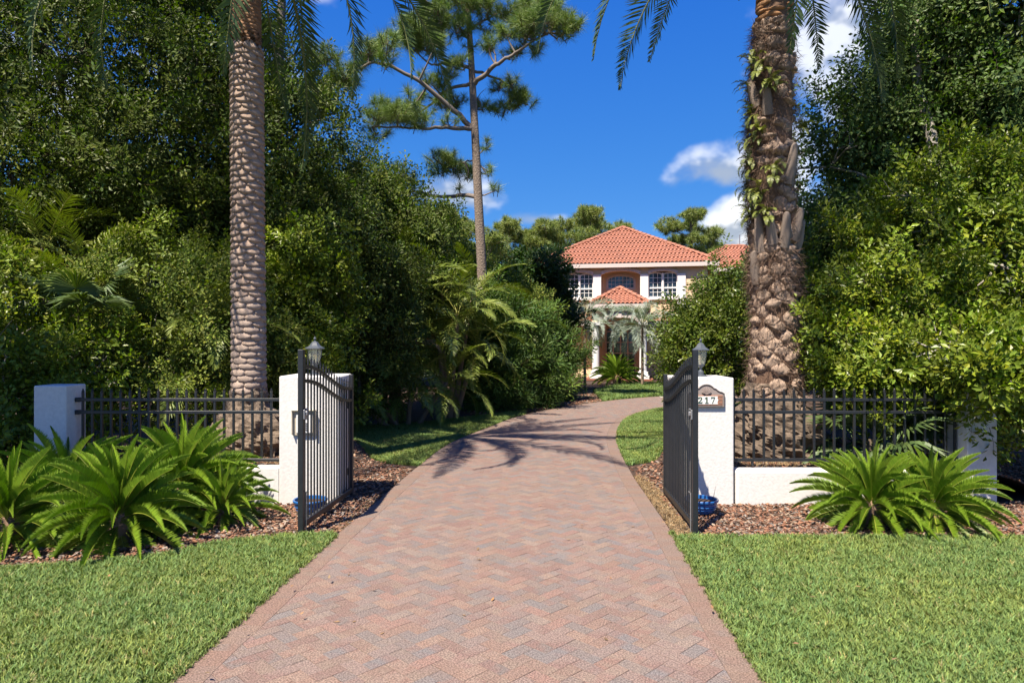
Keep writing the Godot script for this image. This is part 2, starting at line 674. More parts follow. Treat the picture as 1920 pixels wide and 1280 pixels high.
# ---------------------------------------------------------------- ground
func gh(x: float, d: float) -> float:
	if d < 8.5:
		return 0.0
	var a := absf(x)
	return 0.36 * smoothstep(2.35, 2.85, a) * (1.0 - smoothstep(5.9, 7.2, a)) * (1.0 - smoothstep(11.3, 13.6, d))

func sheet(outline: PackedVector2Array, y: float) -> ArrayMesh:
	var b := MB.new()
	var ix := Geometry2D.triangulate_polygon(outline)
	for q in range(0, ix.size(), 3):
		var p := []
		for e in 3:
			p.append(Vector3(outline[ix[q + e]].x, y, -outline[ix[q + e]].y))
		if (p[2] - p[0]).cross(p[1] - p[0]).y > 0:
			b.tri(p[0], p[1], p[2])
		else:
			b.tri(p[0], p[2], p[1])
	return b.mesh()

func seen(p: Vector2, margin := 0.8) -> bool:
	return p.y > 2.9 and absf(p.x) < p.y * 0.75 + margin

func scatter_in(outline: PackedVector2Array, per_m2: float, copies: Array, size0: float, size1: float, colors: Array, lift := 0.0, lean := 0.2, flat := false, d_min := 0.0, d_max := 99.0, patchy := 0.0) -> void:
	var patch := FastNoiseLite.new()
	patch.seed = 17
	patch.frequency = 0.55
	patch.fractal_octaves = 4
	var lo := outline[0]
	var hi := outline[0]
	for p in outline:
		lo = lo.min(p)
		hi = hi.max(p)
	lo.y = maxf(lo.y, maxf(3.3, d_min))
	hi.y = minf(hi.y, d_max)
	if hi.y <= lo.y:
		return
	lo.x = maxf(lo.x, -hi.y * 0.75 - 0.9)
	hi.x = minf(hi.x, hi.y * 0.75 + 0.9)
	for i in int((hi.x - lo.x) * (hi.y - lo.y) * per_m2):
		var p := Vector2(rnd(lo.x, hi.x), rnd(lo.y, hi.y))
		if not seen(p) or not Geometry2D.is_point_in_polygon(p, outline):
			continue
		var k: Color = colors[rng.randi() % colors.size()]
		if patchy > 0.0:
			var q := patch.get_noise_2d(p.x, p.y)
			if rng.randf() < q * 0.55:
				continue
			k = k * Color(1, 1, 1).lerp(Color(1.35, 1.12, 0.95), clampf(q * 1.6 + 0.25, 0, 1) * patchy)
			if rng.randf() < 0.035:
				k = Color(2.0, 1.25, 1.6)
		var bs: Basis
		if flat:
			bs = Basis(Vector3.UP, rnd(0, TAU)) * Basis(Vector3.RIGHT, rnd(-lean, lean)) * Basis(Vector3.BACK, rnd(-lean, lean))
		else:
			bs = Basis(any_dir(), rnd(0, lean)) * Basis(Vector3.UP, rnd(0, TAU))
		var y := gh(p.x, p.y) + lift * (rng.randf() if flat else 1.0) - (0.012 if flat else 0.014)
		copies[rng.randi() % copies.size()].add(Transform3D(bs.scaled_local(Vector3.ONE * rnd(size0, size1)), Vector3(p.x, y, -p.y)), tone(k, 0.16))

# ---------------------------------------------------------------- paving
func brick_poly(b: MB, poly: PackedVector2Array, top: float, ca: Color, cb: Color) -> void:
	var c := Vector2.ZERO
	for p in poly:
		c += p
	c /= poly.size()
	var inner := []
	var outer := []
	var low := []
	for p in poly:
		var q := p + (c - p).normalized() * 0.0035
		inner.append(Vector3(q.x, top, -q.y))
		outer.append(Vector3(p.x, top - 0.002, -p.y))
		low.append(Vector3(p.x, top - 0.014, -p.y))
	var start := b.v.size()
	var k := poly.size()
	if k == 4:   # four strips, so that the fired colour can vary along the brick
		for e in 4:
			var p0: Vector3 = (inner[0] as Vector3).lerp(inner[1], e / 4.0)
			var p1: Vector3 = (inner[0] as Vector3).lerp(inner[1], (e + 1) / 4.0)
			var q0: Vector3 = (inner[3] as Vector3).lerp(inner[2], e / 4.0)
			var q1: Vector3 = (inner[3] as Vector3).lerp(inner[2], (e + 1) / 4.0)
			b.oquad(p0, p1, q1, q0, Vector3.UP)
	for i in (range(1, k - 1) if k != 4 else range(0)):
		if (inner[i + 1] - inner[0]).cross(inner[i] - inner[0]).y > 0:
			b.tri(inner[0], inner[i], inner[i + 1])
		else:
			b.tri(inner[0], inner[i + 1], inner[i])
	for i in k:
		var j := (i + 1) % k
		var mid: Vector3 = (outer[i] + outer[j]) * 0.5 - Vector3(c.x, top, -c.y)
		b.oquad(inner[i], inner[j], outer[j], outer[i], Vector3.UP)
		b.oquad(outer[i], outer[j], low[j], low[i], mid)
	var dirn: Vector2 = (poly[1] - poly[0]).normalized()
	var shift := Vector2(rnd(-50, 50), rnd(-50, 50))
	for i in range(start, b.v.size()):
		var at := Vector2(b.v[i].x, -b.v[i].z)
		var t := (at - c).dot(dirn) / 0.4 + 0.5 + mottle.get_noise_2dv(at + shift) * 1.9
		b.c[i] = ca.lerp(cb, clampf(t, 0, 1))

func rect_poly(c: Vector2, u: Vector2, l: float, w: float) -> PackedVector2Array:
	var s := Vector2(-u.y, u.x)
	return PackedVector2Array([c - u * l * 0.5 - s * w * 0.5, c + u * l * 0.5 - s * w * 0.5, c + u * l * 0.5 + s * w * 0.5, c - u * l * 0.5 + s * w * 0.5])

var palette := [[Color(0.33, 0.150, 0.110), 0.26], [Color(0.35, 0.195, 0.135), 0.15], [Color(0.36, 0.245, 0.180), 0.2], [Color(0.235, 0.20, 0.19), 0.17], [Color(0.19, 0.185, 0.20), 0.1], [Color(0.29, 0.19, 0.165), 0.12]]

func pick_clay() -> Color:
	var t := rng.randf()
	for e in palette:
		t -= e[1]
		if t <= 0:
			return tone((e[0] as Color).lerp(Color(0.262, 0.224, 0.200), 0.54) * 0.92, 0.10)
	return tone(palette[0][0], 0.1)

func clay_pair() -> Array:
	var a := pick_clay()
	var c := pick_clay() if rng.randf() < 0.6 else a.lerp(pick_clay(), 0.6)
	return [a, c]

var mottle := FastNoiseLite.new()

func build_driveway(left: Array, right: Array) -> void:
	mottle.seed = 3
	mottle.frequency = 9.0
	mottle.fractal_octaves = 3
	var outline := PackedVector2Array(left)
	for i in right.size():
		outline.append(right[right.size() - 1 - i])
	var drive := structure("driveway", sheet(outline, -0.0125), mats.sand)
	drive.set_meta("label", "curving herringbone brick driveway with soldier course edging")
	var inner: PackedVector2Array = Geometry2D.offset_polygon(outline, -0.2018)[0]
	var bricks := []   # [whole, centre, direction, polygon, is_border]
	var a := 0.1015
	var gap := 0.0022
	var s2 := sqrt(0.5)
	for p in range(-45, 330):
		for q in range(-45, 330):
			var k := posmod(p - q, 4)
			if k != 0 and k != 3:
				continue
			var cc := Vector2(p + 1.0, q + 0.5) if k == 0 else Vector2(p + 0.5, q + 1.0)
			var c := Vector2((cc.x - cc.y) * s2, (cc.x + cc.y) * s2) * a
			if c.y < -3.6 or c.y > 27.5 or c.x < -3.2 or c.x > 14:
				continue
			var u := Vector2(s2, s2) if k == 0 else Vector2(-s2, s2)
			var poly := rect_poly(c, u, 2 * a - gap, a - gap)
			var ins := 0
			for e in poly:
				if Geometry2D.is_point_in_polygon(e, inner):
					ins += 1
			if ins == 4:
				bricks.append([true, c, u, poly, 0])
			elif ins > 0:
				for cut in Geometry2D.intersect_polygons(poly, inner):
					if cut.size() >= 3:
						bricks.append([false, c, u, cut, 0])
	for side in 2:
		var line: Array = left if side == 0 else right
		var walk := 0.05
		for i in line.size() - 1:
			var p0: Vector2 = line[i]
			var p1: Vector2 = line[i + 1]
			var l := p0.distance_to(p1)
			var t := (p1 - p0) / l
			var inw := Vector2(t.y, -t.x) * (1.0 if side == 0 else -1.0)
			while walk < l:
				var c := p0 + t * walk + inw * 0.1
				bricks.append([true, c, inw, rect_poly(c, inw, 0.2, a - gap), 1 + side])
				walk += a
			walk -= l
	# the nearest ones in view lie singly, the rest are one bed of bricks
	var order := []
	for i in bricks.size():
		var c: Vector2 = bricks[i][1]
		if bricks[i][0] and c.y > 3.92 and absf(c.x) < c.y * 0.76:
			order.append([c.y, i])
	order.sort_custom(func(x, y): return x[0] < y[0])
	var single := {}
	for i in mini(300, order.size()):
		single[order[i][1]] = true
	var variants := [[], []]
	for kind in 2:
		for i in 22:
			var b := MB.new()
			var pr := clay_pair()
			if kind == 1:
				pr = [pick_clay().lerp(Color(0.25, 0.175, 0.13), 0.5), pick_clay().lerp(Color(0.24, 0.165, 0.125), 0.5)]
			brick_poly(b, rect_poly(Vector2.ZERO, Vector2(1, 0), (2 * a - gap) if kind == 0 else 0.2, a - gap), 0.0, pr[0], pr[1])
			variants[kind].append(b.mesh())
	var bed := MB.new()
	for i in bricks.size():
		var e: Array = bricks[i]
		var top := rnd(-0.0012, 0.0012)
		if single.has(i):
			var kind := 1 if e[4] > 0 else 0
			var u: Vector2 = e[2]
			var xf := Transform3D(Basis(Vector3.UP, atan2(u.y, u.x)) * Basis(Vector3.RIGHT, rnd(-0.008, 0.008)), Vector3(e[1].x, top, -e[1].y))
			part(drive, "paver", variants[kind][rng.randi() % 22], mats.paver, xf)
		else:
			var pr := clay_pair()
			if e[4] > 0:
				pr = [pick_clay().lerp(Color(0.25, 0.175, 0.13), 0.5), pick_clay().lerp(Color(0.24, 0.165, 0.125), 0.5)]
			if e[3].size() >= 3:
				brick_poly(bed, e[3], top, pr[0], pr[1])
	stuff(part(drive, "pavers", bed.mesh(), mats.paver))

# ---------------------------------------------------------------- gateway
func stucco_block(called: String, label: String, category: String, lo: Vector3, hi: Vector3, round_off: float, group: String) -> void:
	var c := (lo + hi) * 0.5
	var t := thing(called, label, category, Vector3(c.x, 0, c.z), group)
	var b := MB.new()
	b.box(Vector3(0, c.y, 0), hi - lo, round_off)
	part(t, "body", b.mesh(), mats.stucco)

func picket_mesh(y0: float, y1: float, w: float) -> ArrayMesh:
	var b := MB.new()
	b.box(Vector3(0, (y0 + y1 - 0.05) * 0.5, 0), Vector3(w, y1 - 0.05 - y0, w), 0.002)
	# pressed spear point on a narrow neck
	b.lathe([Vector2(w * 0.5, y1 - 0.052), Vector2(w * 0.72, y1 - 0.046), Vector2(w * 0.72, y1 - 0.036), Vector2(w * 0.34, y1 - 0.030), Vector2(w * 0.42, y1 - 0.02), Vector2(0.0, y1)], 4, Vector3.ZERO, true)
	return b.mesh()

func bar(b: MB, p: Vector3, q: Vector3, wide: float, tall: float) -> void:
	var d := q - p
	b.box((p + q) * 0.5, Vector3(d.length(), tall, wide), 0.003, Basis.looking_at(-d.normalized().cross(Vector3.UP).normalized(), Vector3.UP))

func fence(label: String, x0: float, x1: float, z: float, step: float, first: float) -> void:
	var t := thing("picket_fence", label, "fence", Vector3((x0 + x1) * 0.5, 0, z), "black metal picket fences on the low walls")
	var cx := (x0 + x1) * 0.5
	var pm := picket_mesh(0.515, 1.415, 0.027)
	var x := first
	while x < x1 - 0.02:
		part(t, "picket", pm, mats.black_metal, Transform3D(Basis.IDENTITY, Vector3(x - cx, 0, 0)))
		x += step
	for y in [1.268, 1.112, 0.512]:
		var b := MB.new()
		b.box(Vector3(0, y, 0), Vector3(x1 - x0, 0.038, 0.040), 0.003)
		part(t, "rail", b.mesh(), mats.black_metal)
	for y in [1.268, 1.112]:
		for s in [-1.0, 1.0]:
			var b := MB.new()
			b.box(Vector3(s * ((x1 - x0) * 0.5 - 0.03), y, 0), Vector3(0.055, 0.056, 0.052), 0.004)
			part(t, "bracket", b.mesh(), mats.black_metal)
	for x2 in [-0.5, 0.45]:
		var b := MB.new()
		b.box(Vector3(x2 * (x1 - x0) * 0.8, 0.47, 0), Vector3(0.03, 0.06, 0.03), 0.002)
		part(t, "foot", b.mesh(), mats.black_metal)

func gate(label: String, hinge: Vector2, latch: Vector2, inward: float) -> void:
	var l := hinge.distance_to(latch)
	var t := thing("driveway_gate", label, "gate", Vector3(hinge.x, 0, -hinge.y), "black metal driveway gates standing open")
	var u := (latch - hinge) / l
	t.rotation.y = atan2(u.y, u.x)
	var rise := func(k: float) -> float: return 0.5 - 0.5 * cos(PI * clampf(k, 0, 1))
	var b := MB.new()
	b.box(Vector3(0, 0.80, 0), Vector3(0.05, 1.55, 0.05), 0.004)
	part(t, "hinge_post", b.mesh(), mats.black_metal)
	b = MB.new()
	b.box(Vector3(l, 0.965, 0), Vector3(0.056, 1.90, 0.056), 0.004)
	part(t, "latch_post", b.mesh(), mats.black_metal)
	for y in [Vector2(1.397, 1.736), Vector2(1.246, 1.584)]:
		b = MB.new()
		var n := 22
		for i in n:
			var t0 := float(i) / n
			var t1 := float(i + 1) / n
			var p := Vector3(lerpf(0.025, l - 0.028, t0), lerpf(y.x, y.y, rise.call(t0)), 0)
			var q := Vector3(lerpf(0.025, l - 0.028, t1), lerpf(y.x, y.y, rise.call(t1)), 0)
			for s in [-1.0, 1.0]:
				b.oquad(p + Vector3(0, s * 0.018, -0.02), p + Vector3(0, s * 0.018, 0.02), q + Vector3(0, s * 0.018, 0.02), q + Vector3(0, s * 0.018, -0.02), Vector3(0, s, 0))
				b.oquad(p + Vector3(0, -0.018, s * 0.02), p + Vector3(0, 0.018, s * 0.02), q + Vector3(0, 0.018, s * 0.02), q + Vector3(0, -0.018, s * 0.02), Vector3(0, 0, s))
		part(t, "curved_rail", b.mesh(), mats.black_metal)
	b = MB.new()
	b.box(Vector3(l * 0.5, 0.085, 0), Vector3(l - 0.056, 0.065, 0.045), 0.004)
	part(t, "bottom_rail", b.mesh(), mats.black_metal)
	var n := 17
	for i in n:
		var k := (i + 1.0) / (n + 1)
		var y := lerpf(1.397, 1.736, rise.call(k)) + 0.125
		part(t, "picket", picket_mesh(0.1175, y, 0.0165), mats.black_metal, Transform3D(Basis.IDENTITY, Vector3(k * l, 0, 0)))
	b = MB.new()
	b.box(Vector3(l - 0.02, 1.24, inward * 0.036), Vector3(0.085, 0.10, 0.014), 0.004)
	b.box(Vector3(l - 0.02, 1.25, inward * 0.052), Vector3(0.045, 0.045, 0.02), 0.006)
	b.lathe([Vector2(0.0, 0.014), Vector2(0.012, 0.01), Vector2(0.012, 0.0)], 8, Vector3(l - 0.03, 1.29, inward * 0.045))
	part(t, "latch", b.mesh(), mats.zinc)
	for y in [0.32, 1.18]:
		b = MB.new()
		b.box(Vector3(-0.012, y, -inward * 0.035), Vector3(0.05, 0.09, 0.03), 0.004)
		part(t, "hinge", b.mesh(), mats.black_metal)
	b = MB.new()
	b.tube([Vector3(l - 0.045, 0.012, inward * 0.035), Vector3(l - 0.045, 0.42, inward * 0.035), Vector3(l - 0.045, 0.435, inward * 0.06)], [0.007, 0.007, 0.007], 6)
	part(t, "drop_bolt", b.mesh(), mats.zinc)

func lantern(label: String, where: Vector3, turn: float) -> void:
	var t := thing("pillar_lantern", label, "lantern", where, "lanterns on the gate pillars")
	t.rotation.y = turn
	var b := MB.new()
	b.lathe([Vector2(0.0, 0.022), Vector2(0.055, 0.022), Vector2(0.078, 0.012), Vector2(0.078, 0.0)], 20)
	part(t, "base", b.mesh(), mats.lantern_metal)
	b = MB.new()
	b.lathe([Vector2(0.040, 0.022), Vector2(0.040, 0.062), Vector2(0.026, 0.075), Vector2(0.018, 0.092), Vector2(0.018, 0.115), Vector2(0.03, 0.125), Vector2(0.05, 0.14), Vector2(0.054, 0.152), Vector2(0.0, 0.152)], 16)
	part(t, "stem", b.mesh(), mats.lantern_metal)
	b = MB.new()
	b.lathe([Vector2(0.049, 0.1525), Vector2(0.062, 0.20), Vector2(0.078, 0.26), Vector2(0.083, 0.332)], 6, Vector3.ZERO, true)
	part(t, "glass", b.mesh(), mats.lantern_glass)
	for i in 6:
		b = MB.new()
		var d := Vector3(cos(TAU * i / 6), 0, sin(TAU * i / 6))
		b.tube([d * 0.052 + Vector3(0, 0.153, 0), d * 0.065 + Vector3(0, 0.20, 0), d * 0.081 + Vector3(0, 0.26, 0), d * 0.086 + Vector3(0, 0.332, 0)], [0.004, 0.004, 0.004, 0.004], 4, false)
		part(t, "rib", b.mesh(), mats.lantern_metal)
	b = MB.new()
	b.lathe([Vector2(0.0, 0.331), Vector2(0.108, 0.331), Vector2(0.122, 0.338), Vector2(0.120, 0.346), Vector2(0.098, 0.356), Vector2(0.072, 0.372), Vector2(0.056, 0.392), Vector2(0.050, 0.402), Vector2(0.046, 0.41), Vector2(0.030, 0.424), Vector2(0.014, 0.434), Vector2(0.0, 0.436)], 6, Vector3.ZERO, true)
	var roof := part(t, "roof", b.mesh(), mats.lantern_metal)
	b = MB.new()
	b.lathe([Vector2(0.010, 0.432), Vector2(0.009, 0.448), Vector2(0.019, 0.458), Vector2(0.016, 0.472), Vector2(0.006, 0.482), Vector2(0.0, 0.498)], 10)
	part(roof, "finial", b.mesh(), mats.lantern_metal)
	b = MB.new()
	b.lathe([Vector2(0.013, 0.1525), Vector2(0.013, 0.215), Vector2(0.020, 0.235), Vector2(0.022, 0.255), Vector2(0.014, 0.28), Vector2(0.0, 0.300)], 12)
	part(t, "bulb", b.mesh(), mats.bulb)

func number_plaque(where: Vector3) -> void:
	var t := thing("address_plaque", "stone-look house number plaque reading 217 with a scallop shell crest", "plaque", where)
	# outline: rectangle with a shouldered arch on top
	var half := [Vector2(0.222, 0.0), Vector2(0.225, 0.005), Vector2(0.225, 0.165), Vector2(0.20, 0.18), Vector2(0.165, 0.19), Vector2(0.14, 0.205), Vector2(0.118, 0.225), Vector2(0.092, 0.232), Vector2(0.078, 0.25), Vector2(0.05, 0.268), Vector2(0.025, 0.276), Vector2(0.0, 0.279)]
	var o := PackedVector2Array(half)
	for i in range(half.size() - 2, -1, -1):
		o.append(Vector2(-half[i].x, half[i].y))
	var b := MB.new()
	b.slab(o, 0.0, 0.022)
	part(t, "backing", b.mesh(), mats.plaque_stone)
	b = MB.new()
	var rim := []
	for p in o:
		rim.append(Vector3(p.x * 0.965, 0.006 + p.y * 0.965, 0.024))
	rim.append(rim[0])
	b.tube(rim, taper(rim.size(), 0.0075, 0.0075), 6, false)
	part(t, "rim", b.mesh(), mats.plaque_dark)
	b = MB.new()
	b.box(Vector3(0, 0.085, 0.024), Vector3(0.395, 0.125, 0.008), 0.002)
	part(t, "tile_border", b.mesh(), mats.plaque_clay)
	b = MB.new()
	for s in [-1.0, 1.0]:
		for i in 9:
			b.box(Vector3(s * (0.155 + (i % 3) * 0.014), 0.045 + (i / 3) * 0.04, 0.0285), Vector3(0.006, 0.02, 0.003), 0.0, Basis(Vector3.BACK, (0.7 if i % 2 else -0.7) * s))
	stuff(part(t, "ornament", b.mesh(), mats.plaque_dark))
	b = MB.new()
	var pan := PackedVector2Array([Vector2(-0.138, 0.036), Vector2(0.138, 0.036), Vector2(0.132, 0.06), Vector2(0.143, 0.085), Vector2(0.132, 0.11), Vector2(0.138, 0.134), Vector2(-0.138, 0.134), Vector2(-0.132, 0.11), Vector2(-0.143, 0.085), Vector2(-0.132, 0.06)])
	b.slab(pan, 0.0282, 0.0315)
	part(t, "number_panel", b.mesh(), mats.plaque_white)
	var font := SystemFont.new()
	font.font_names = PackedStringArray(["Droid Serif"])
	font.font_weight = 700
	var x := -0.077
	for ch in ["2", "1", "7"]:
		var tm := TextMesh.new()
		tm.text = ch
		tm.font = font
		tm.font_size = 64
		tm.pixel_size = 0.00165
		tm.depth = 0.004
		part(t, "digit", tm, mats.digit, Transform3D(Basis.IDENTITY, Vector3(x, 0.085, 0.0338)))
		x += 0.077
	# shell
	b = MB.new()
	for i in 9:
		var a := lerpf(-1.25, 1.25, i / 8.0)
		var dirn := Vector3(sin(a), cos(a), 0)
		var l := 0.078 * (1.0 - 0.22 * absf(a) / 1.25)
		var foot := Vector3(0, 0.162, 0.0255)
		b.tube([foot, foot + dirn * l * 0.6 + Vector3(0, 0, 0.012), foot + dirn * l + Vector3(0, 0, 0.0)], [0.004, 0.0095, 0.0075], 6)
	b.box(Vector3(0, 0.162, 0.028), Vector3(0.05, 0.014, 0.016), 0.004)
	part(t, "shell", b.mesh(), mats.plaque_shell)

func keypad(where: Vector3) -> void:
	var t := thing("gate_keypad", "beige call box with keypad under a hood on white gate pillar", "keypad", where)
	var b := MB.new()
	b.box(Vector3(0, 0, 0.012), Vector3(0.29, 0.32, 0.024), 0.008)
	part(t, "backplate", b.mesh(), mats.keypad_beige)
	b = MB.new()
	b.box(Vector3(0, 0.152, 0.045), Vector3(0.29, 0.016, 0.045), 0.005)
	b.box(Vector3(-0.138, 0.0, 0.04), Vector3(0.014, 0.286, 0.034), 0.004)
	b.box(Vector3(0.138, 0.0, 0.04), Vector3(0.014, 0.286, 0.034), 0.004)
	part(t, "hood", b.mesh(), mats.keypad_beige)
	b = MB.new()
	b.box(Vector3(0.01, -0.015, 0.034), Vector3(0.20, 0.22, 0.02), 0.004)
	var p := part(t, "panel", b.mesh(), mats.keypad_light)
	b = MB.new()
	b.box(Vector3(0, 0, 0.004), Vector3(0.022, 0.016, 0.008), 0.002)
	var km := b.mesh()
	for r in 4:
		for c in 3:
			part(p, "key", km, mats.keypad_key, Transform3D(Basis.IDENTITY, Vector3(-0.025 + c * 0.032, -0.085 + r * 0.026, 0.0445)))
	b = MB.new()
	for i in 5:
		b.box(Vector3(0.01, 0.045 + i * 0.009, 0.0455), Vector3(0.09, 0.004, 0.003), 0.0)
	stuff(part(p, "speaker_slots", b.mesh(), mats.keypad_key))

func glazed_pot(label: String, where: Vector3, s: float) -> Node3D:
	var t := thing("glazed_pot", label, "pot", where, "blue pots at the gate pillars")
	var b := MB.new()
	b.lathe([Vector2(0, 0.0), Vector2(0.125 * s, 0.0), Vector2(0.145 * s, 0.02), Vector2(0.165 * s, 0.06), Vector2(0.178 * s, 0.10), Vector2(0.18 * s, 0.125)], 28)
	part(t, "body", b.mesh(), mats.blue_glaze)
	b = MB.new()
	b.lathe([Vector2(0.179 * s, 0.1255), Vector2(0.186 * s, 0.13), Vector2(0.198 * s, 0.14), Vector2(0.2 * s, 0.155), Vector2(0.192 * s, 0.164), Vector2(0.178 * s, 0.16), Vector2(0.172 * s, 0.12)], 28)
	part(t, "rim", b.mesh(), mats.blue_glaze)
	for y in [0.05, 0.085]:
		b = MB.new()
		b.lathe([Vector2((0.158 if y < 0.06 else 0.174) * s, y - 0.006), Vector2((0.166 if y < 0.06 else 0.181) * s, y), Vector2((0.164 if y < 0.06 else 0.178) * s, y + 0.006)], 28)
		part(t, "band", b.mesh(), mats.blue_glaze)
	b = MB.new()
	b.lathe([Vector2(0.0, 0.132), Vector2(0.1 * s, 0.13), Vector2(0.172 * s, 0.122)], 20)
	part(t, "soil", b.mesh(), mats.litter)
	return t

# ---------------------------------------------------------------- palms and cycads
# a plump leaf scar wrapped on a trunk of the given radius, its middle towards +z; the lower lip overhangs
func scar_mesh(radius: float, w: float, h: float, bulge: float, peak: float, k: Color, sharp := 0.55, plateau := 1.25, rough := 0.09) -> ArrayMesh:
	var b := MB.new()
	var nu := 8
	var nv := 6
	var pos := []
	for i in nu + 1:
		var row := []
		var u := lerpf(-1.0, 1.0, i / float(nu))
		var lens := pow(maxf(0.0, 1.0 - u * u), sharp)
		for j in nv + 1:
			var v := lerpf(-1.0, 1.0, j / float(nv))
			var pr := pow((v + 1.0) / (peak + 1.0), 0.5) if v < peak else pow((1.0 - v) / (1.0 - peak), 0.75)
			var z := radius - 0.008 + bulge * minf(1.0, 1.5 * sqrt(maxf(0, 1.0 - u * u))) * clampf(pr * plateau, 0, 1) * rnd(1.0 - rough, 1.0 + rough * 0.8)
			var y := v * h * 0.5 * maxf(lens, 0.05) * rnd(1.0 - rough * 0.5, 1.0 + rough * 0.5)
			var a := u * w * 0.5 / radius
			row.append(Vector3(sin(a) * z, y, cos(a) * z))
		pos.append(row)
	b.col = k
	for i in nu:
		for j in nv:
			var q := [pos[i][j], pos[i + 1][j], pos[i + 1][j + 1], pos[i][j + 1]]
			var nn := []
			for e in [[i, j], [i + 1, j], [i + 1, j + 1], [i, j + 1]]:
				var du: Vector3 = pos[mini(e[0] + 1, nu)][e[1]] - pos[maxi(e[0] - 1, 0)][e[1]]
				var dv: Vector3 = pos[e[0]][mini(e[1] + 1, nv)] - pos[e[0]][maxi(e[1] - 1, 0)]
				var g := du.cross(dv)
				if g.dot(Vector3(pos[e[0]][e[1]].x, 0, pos[e[0]][e[1]].z)) < 0:
					g = -g
				nn.append(g.normalized() if g.length() > 1e-9 else Vector3.BACK)
			b.col = k if i > 0 and i < nu - 1 and j > 0 and j < nv - 1 else k
			b.stri(q[0], q[1], q[2], nn[0], nn[1], nn[2])
			b.stri(q[0], q[2], q[3], nn[0], nn[2], nn[3])
	return b.mesh()

func add_mesh(b: MB, m: ArrayMesh, xf: Transform3D, k: Color) -> void:
	var arr := m.surface_get_arrays(0)
	var vv: PackedVector3Array = arr[Mesh.ARRAY_VERTEX]
	var nn: PackedVector3Array = arr[Mesh.ARRAY_NORMAL]
	var cc: PackedColorArray = arr[Mesh.ARRAY_COLOR]
	for i in vv.size():
		b.v.append(xf * vv[i])
		b.n.append((xf.basis * nn[i]).normalized())
		b.c.append(cc[i] * k)

# a lumpy root mass
func root_mound(parent: Node, r0: float, r1: float, y0: float, y1: float, seed_: int, material: Material, rough := 0.16, squash := 1.0) -> void:
	var f := FastNoiseLite.new()
	f.seed = seed_
	f.frequency = 2.6
	f.fractal_octaves = 4
	var b := MB.new()
	var nu := 72
	var nv := 36
	var pos := []
	for j in nv + 1:
		var t := j / float(nv)
		var r := lerpf(r0, r1, smoothstep(0.3, 1.0, t)) * (1.0 - 0.12 * pow(1.0 - t, 3))
		var y := lerpf(y0, y1, t)
		var row := []
		for i in nu:
			var a := TAU * i / nu
			var d := Vector3(cos(a), 0, sin(a) * squash)
			var p := d * r + Vector3.UP * y
			var k := f.get_noise_3dv(p * 1.2) * 1.3 + f.get_noise_3dv(p * 4.0) * 0.45
			row.append(p + Vector3(d.x, 0.25, d.z) * k * rough * lerpf(1.0, 0.3, t))
		pos.append(row)
	var top := Vector3.ZERO
	for j in nv:
		for i in nu:
			var l := (i + 1) % nu
			var q := f.get_noise_3dv(pos[j][i] * 9.0)
			b.col = Color(1, 1, 1) * (0.82 + 0.5 * q)
			b.oquad(pos[j][i], pos[j][l], pos[j + 1][l], pos[j + 1][i], pos[j][i] * Vector3(1, 0, 1) + Vector3.UP * 0.2)
	for i in nu:
		top += pos[nv][i] / nu
	for i in nu:
		b.oquad(pos[nv][i], pos[nv][(i + 1) % nu], top, top, Vector3.UP)
	part(parent, "root_mound", b.mesh(), material)

func palm_crown(t: Node3D, hub: Vector3, count: int, length: float, meshes: Array, material: Material, lowest: float, seed_: int) -> void:
	rng.seed = seed_
	for i in count:
		var f := (i + 0.5) / count
		var el := lerpf(1.4, lowest, pow(f, 0.75)) + rnd(-0.12, 0.12)
		var az := i * 2.39996 + rnd(-0.25, 0.25)
		var bs := Basis(Vector3.UP, az) * Basis(Vector3.RIGHT, -el) * Basis(Vector3.BACK, rnd(-0.35, 0.35))
		var o := hub + bs.z * 0.12 + Vector3.UP * lerpf(0.25, -0.25, f)
		part(t, "frond", meshes[i % meshes.size()], material, Transform3D(bs.scaled_local(Vector3.ONE * rnd(0.85, 1.08)), o))

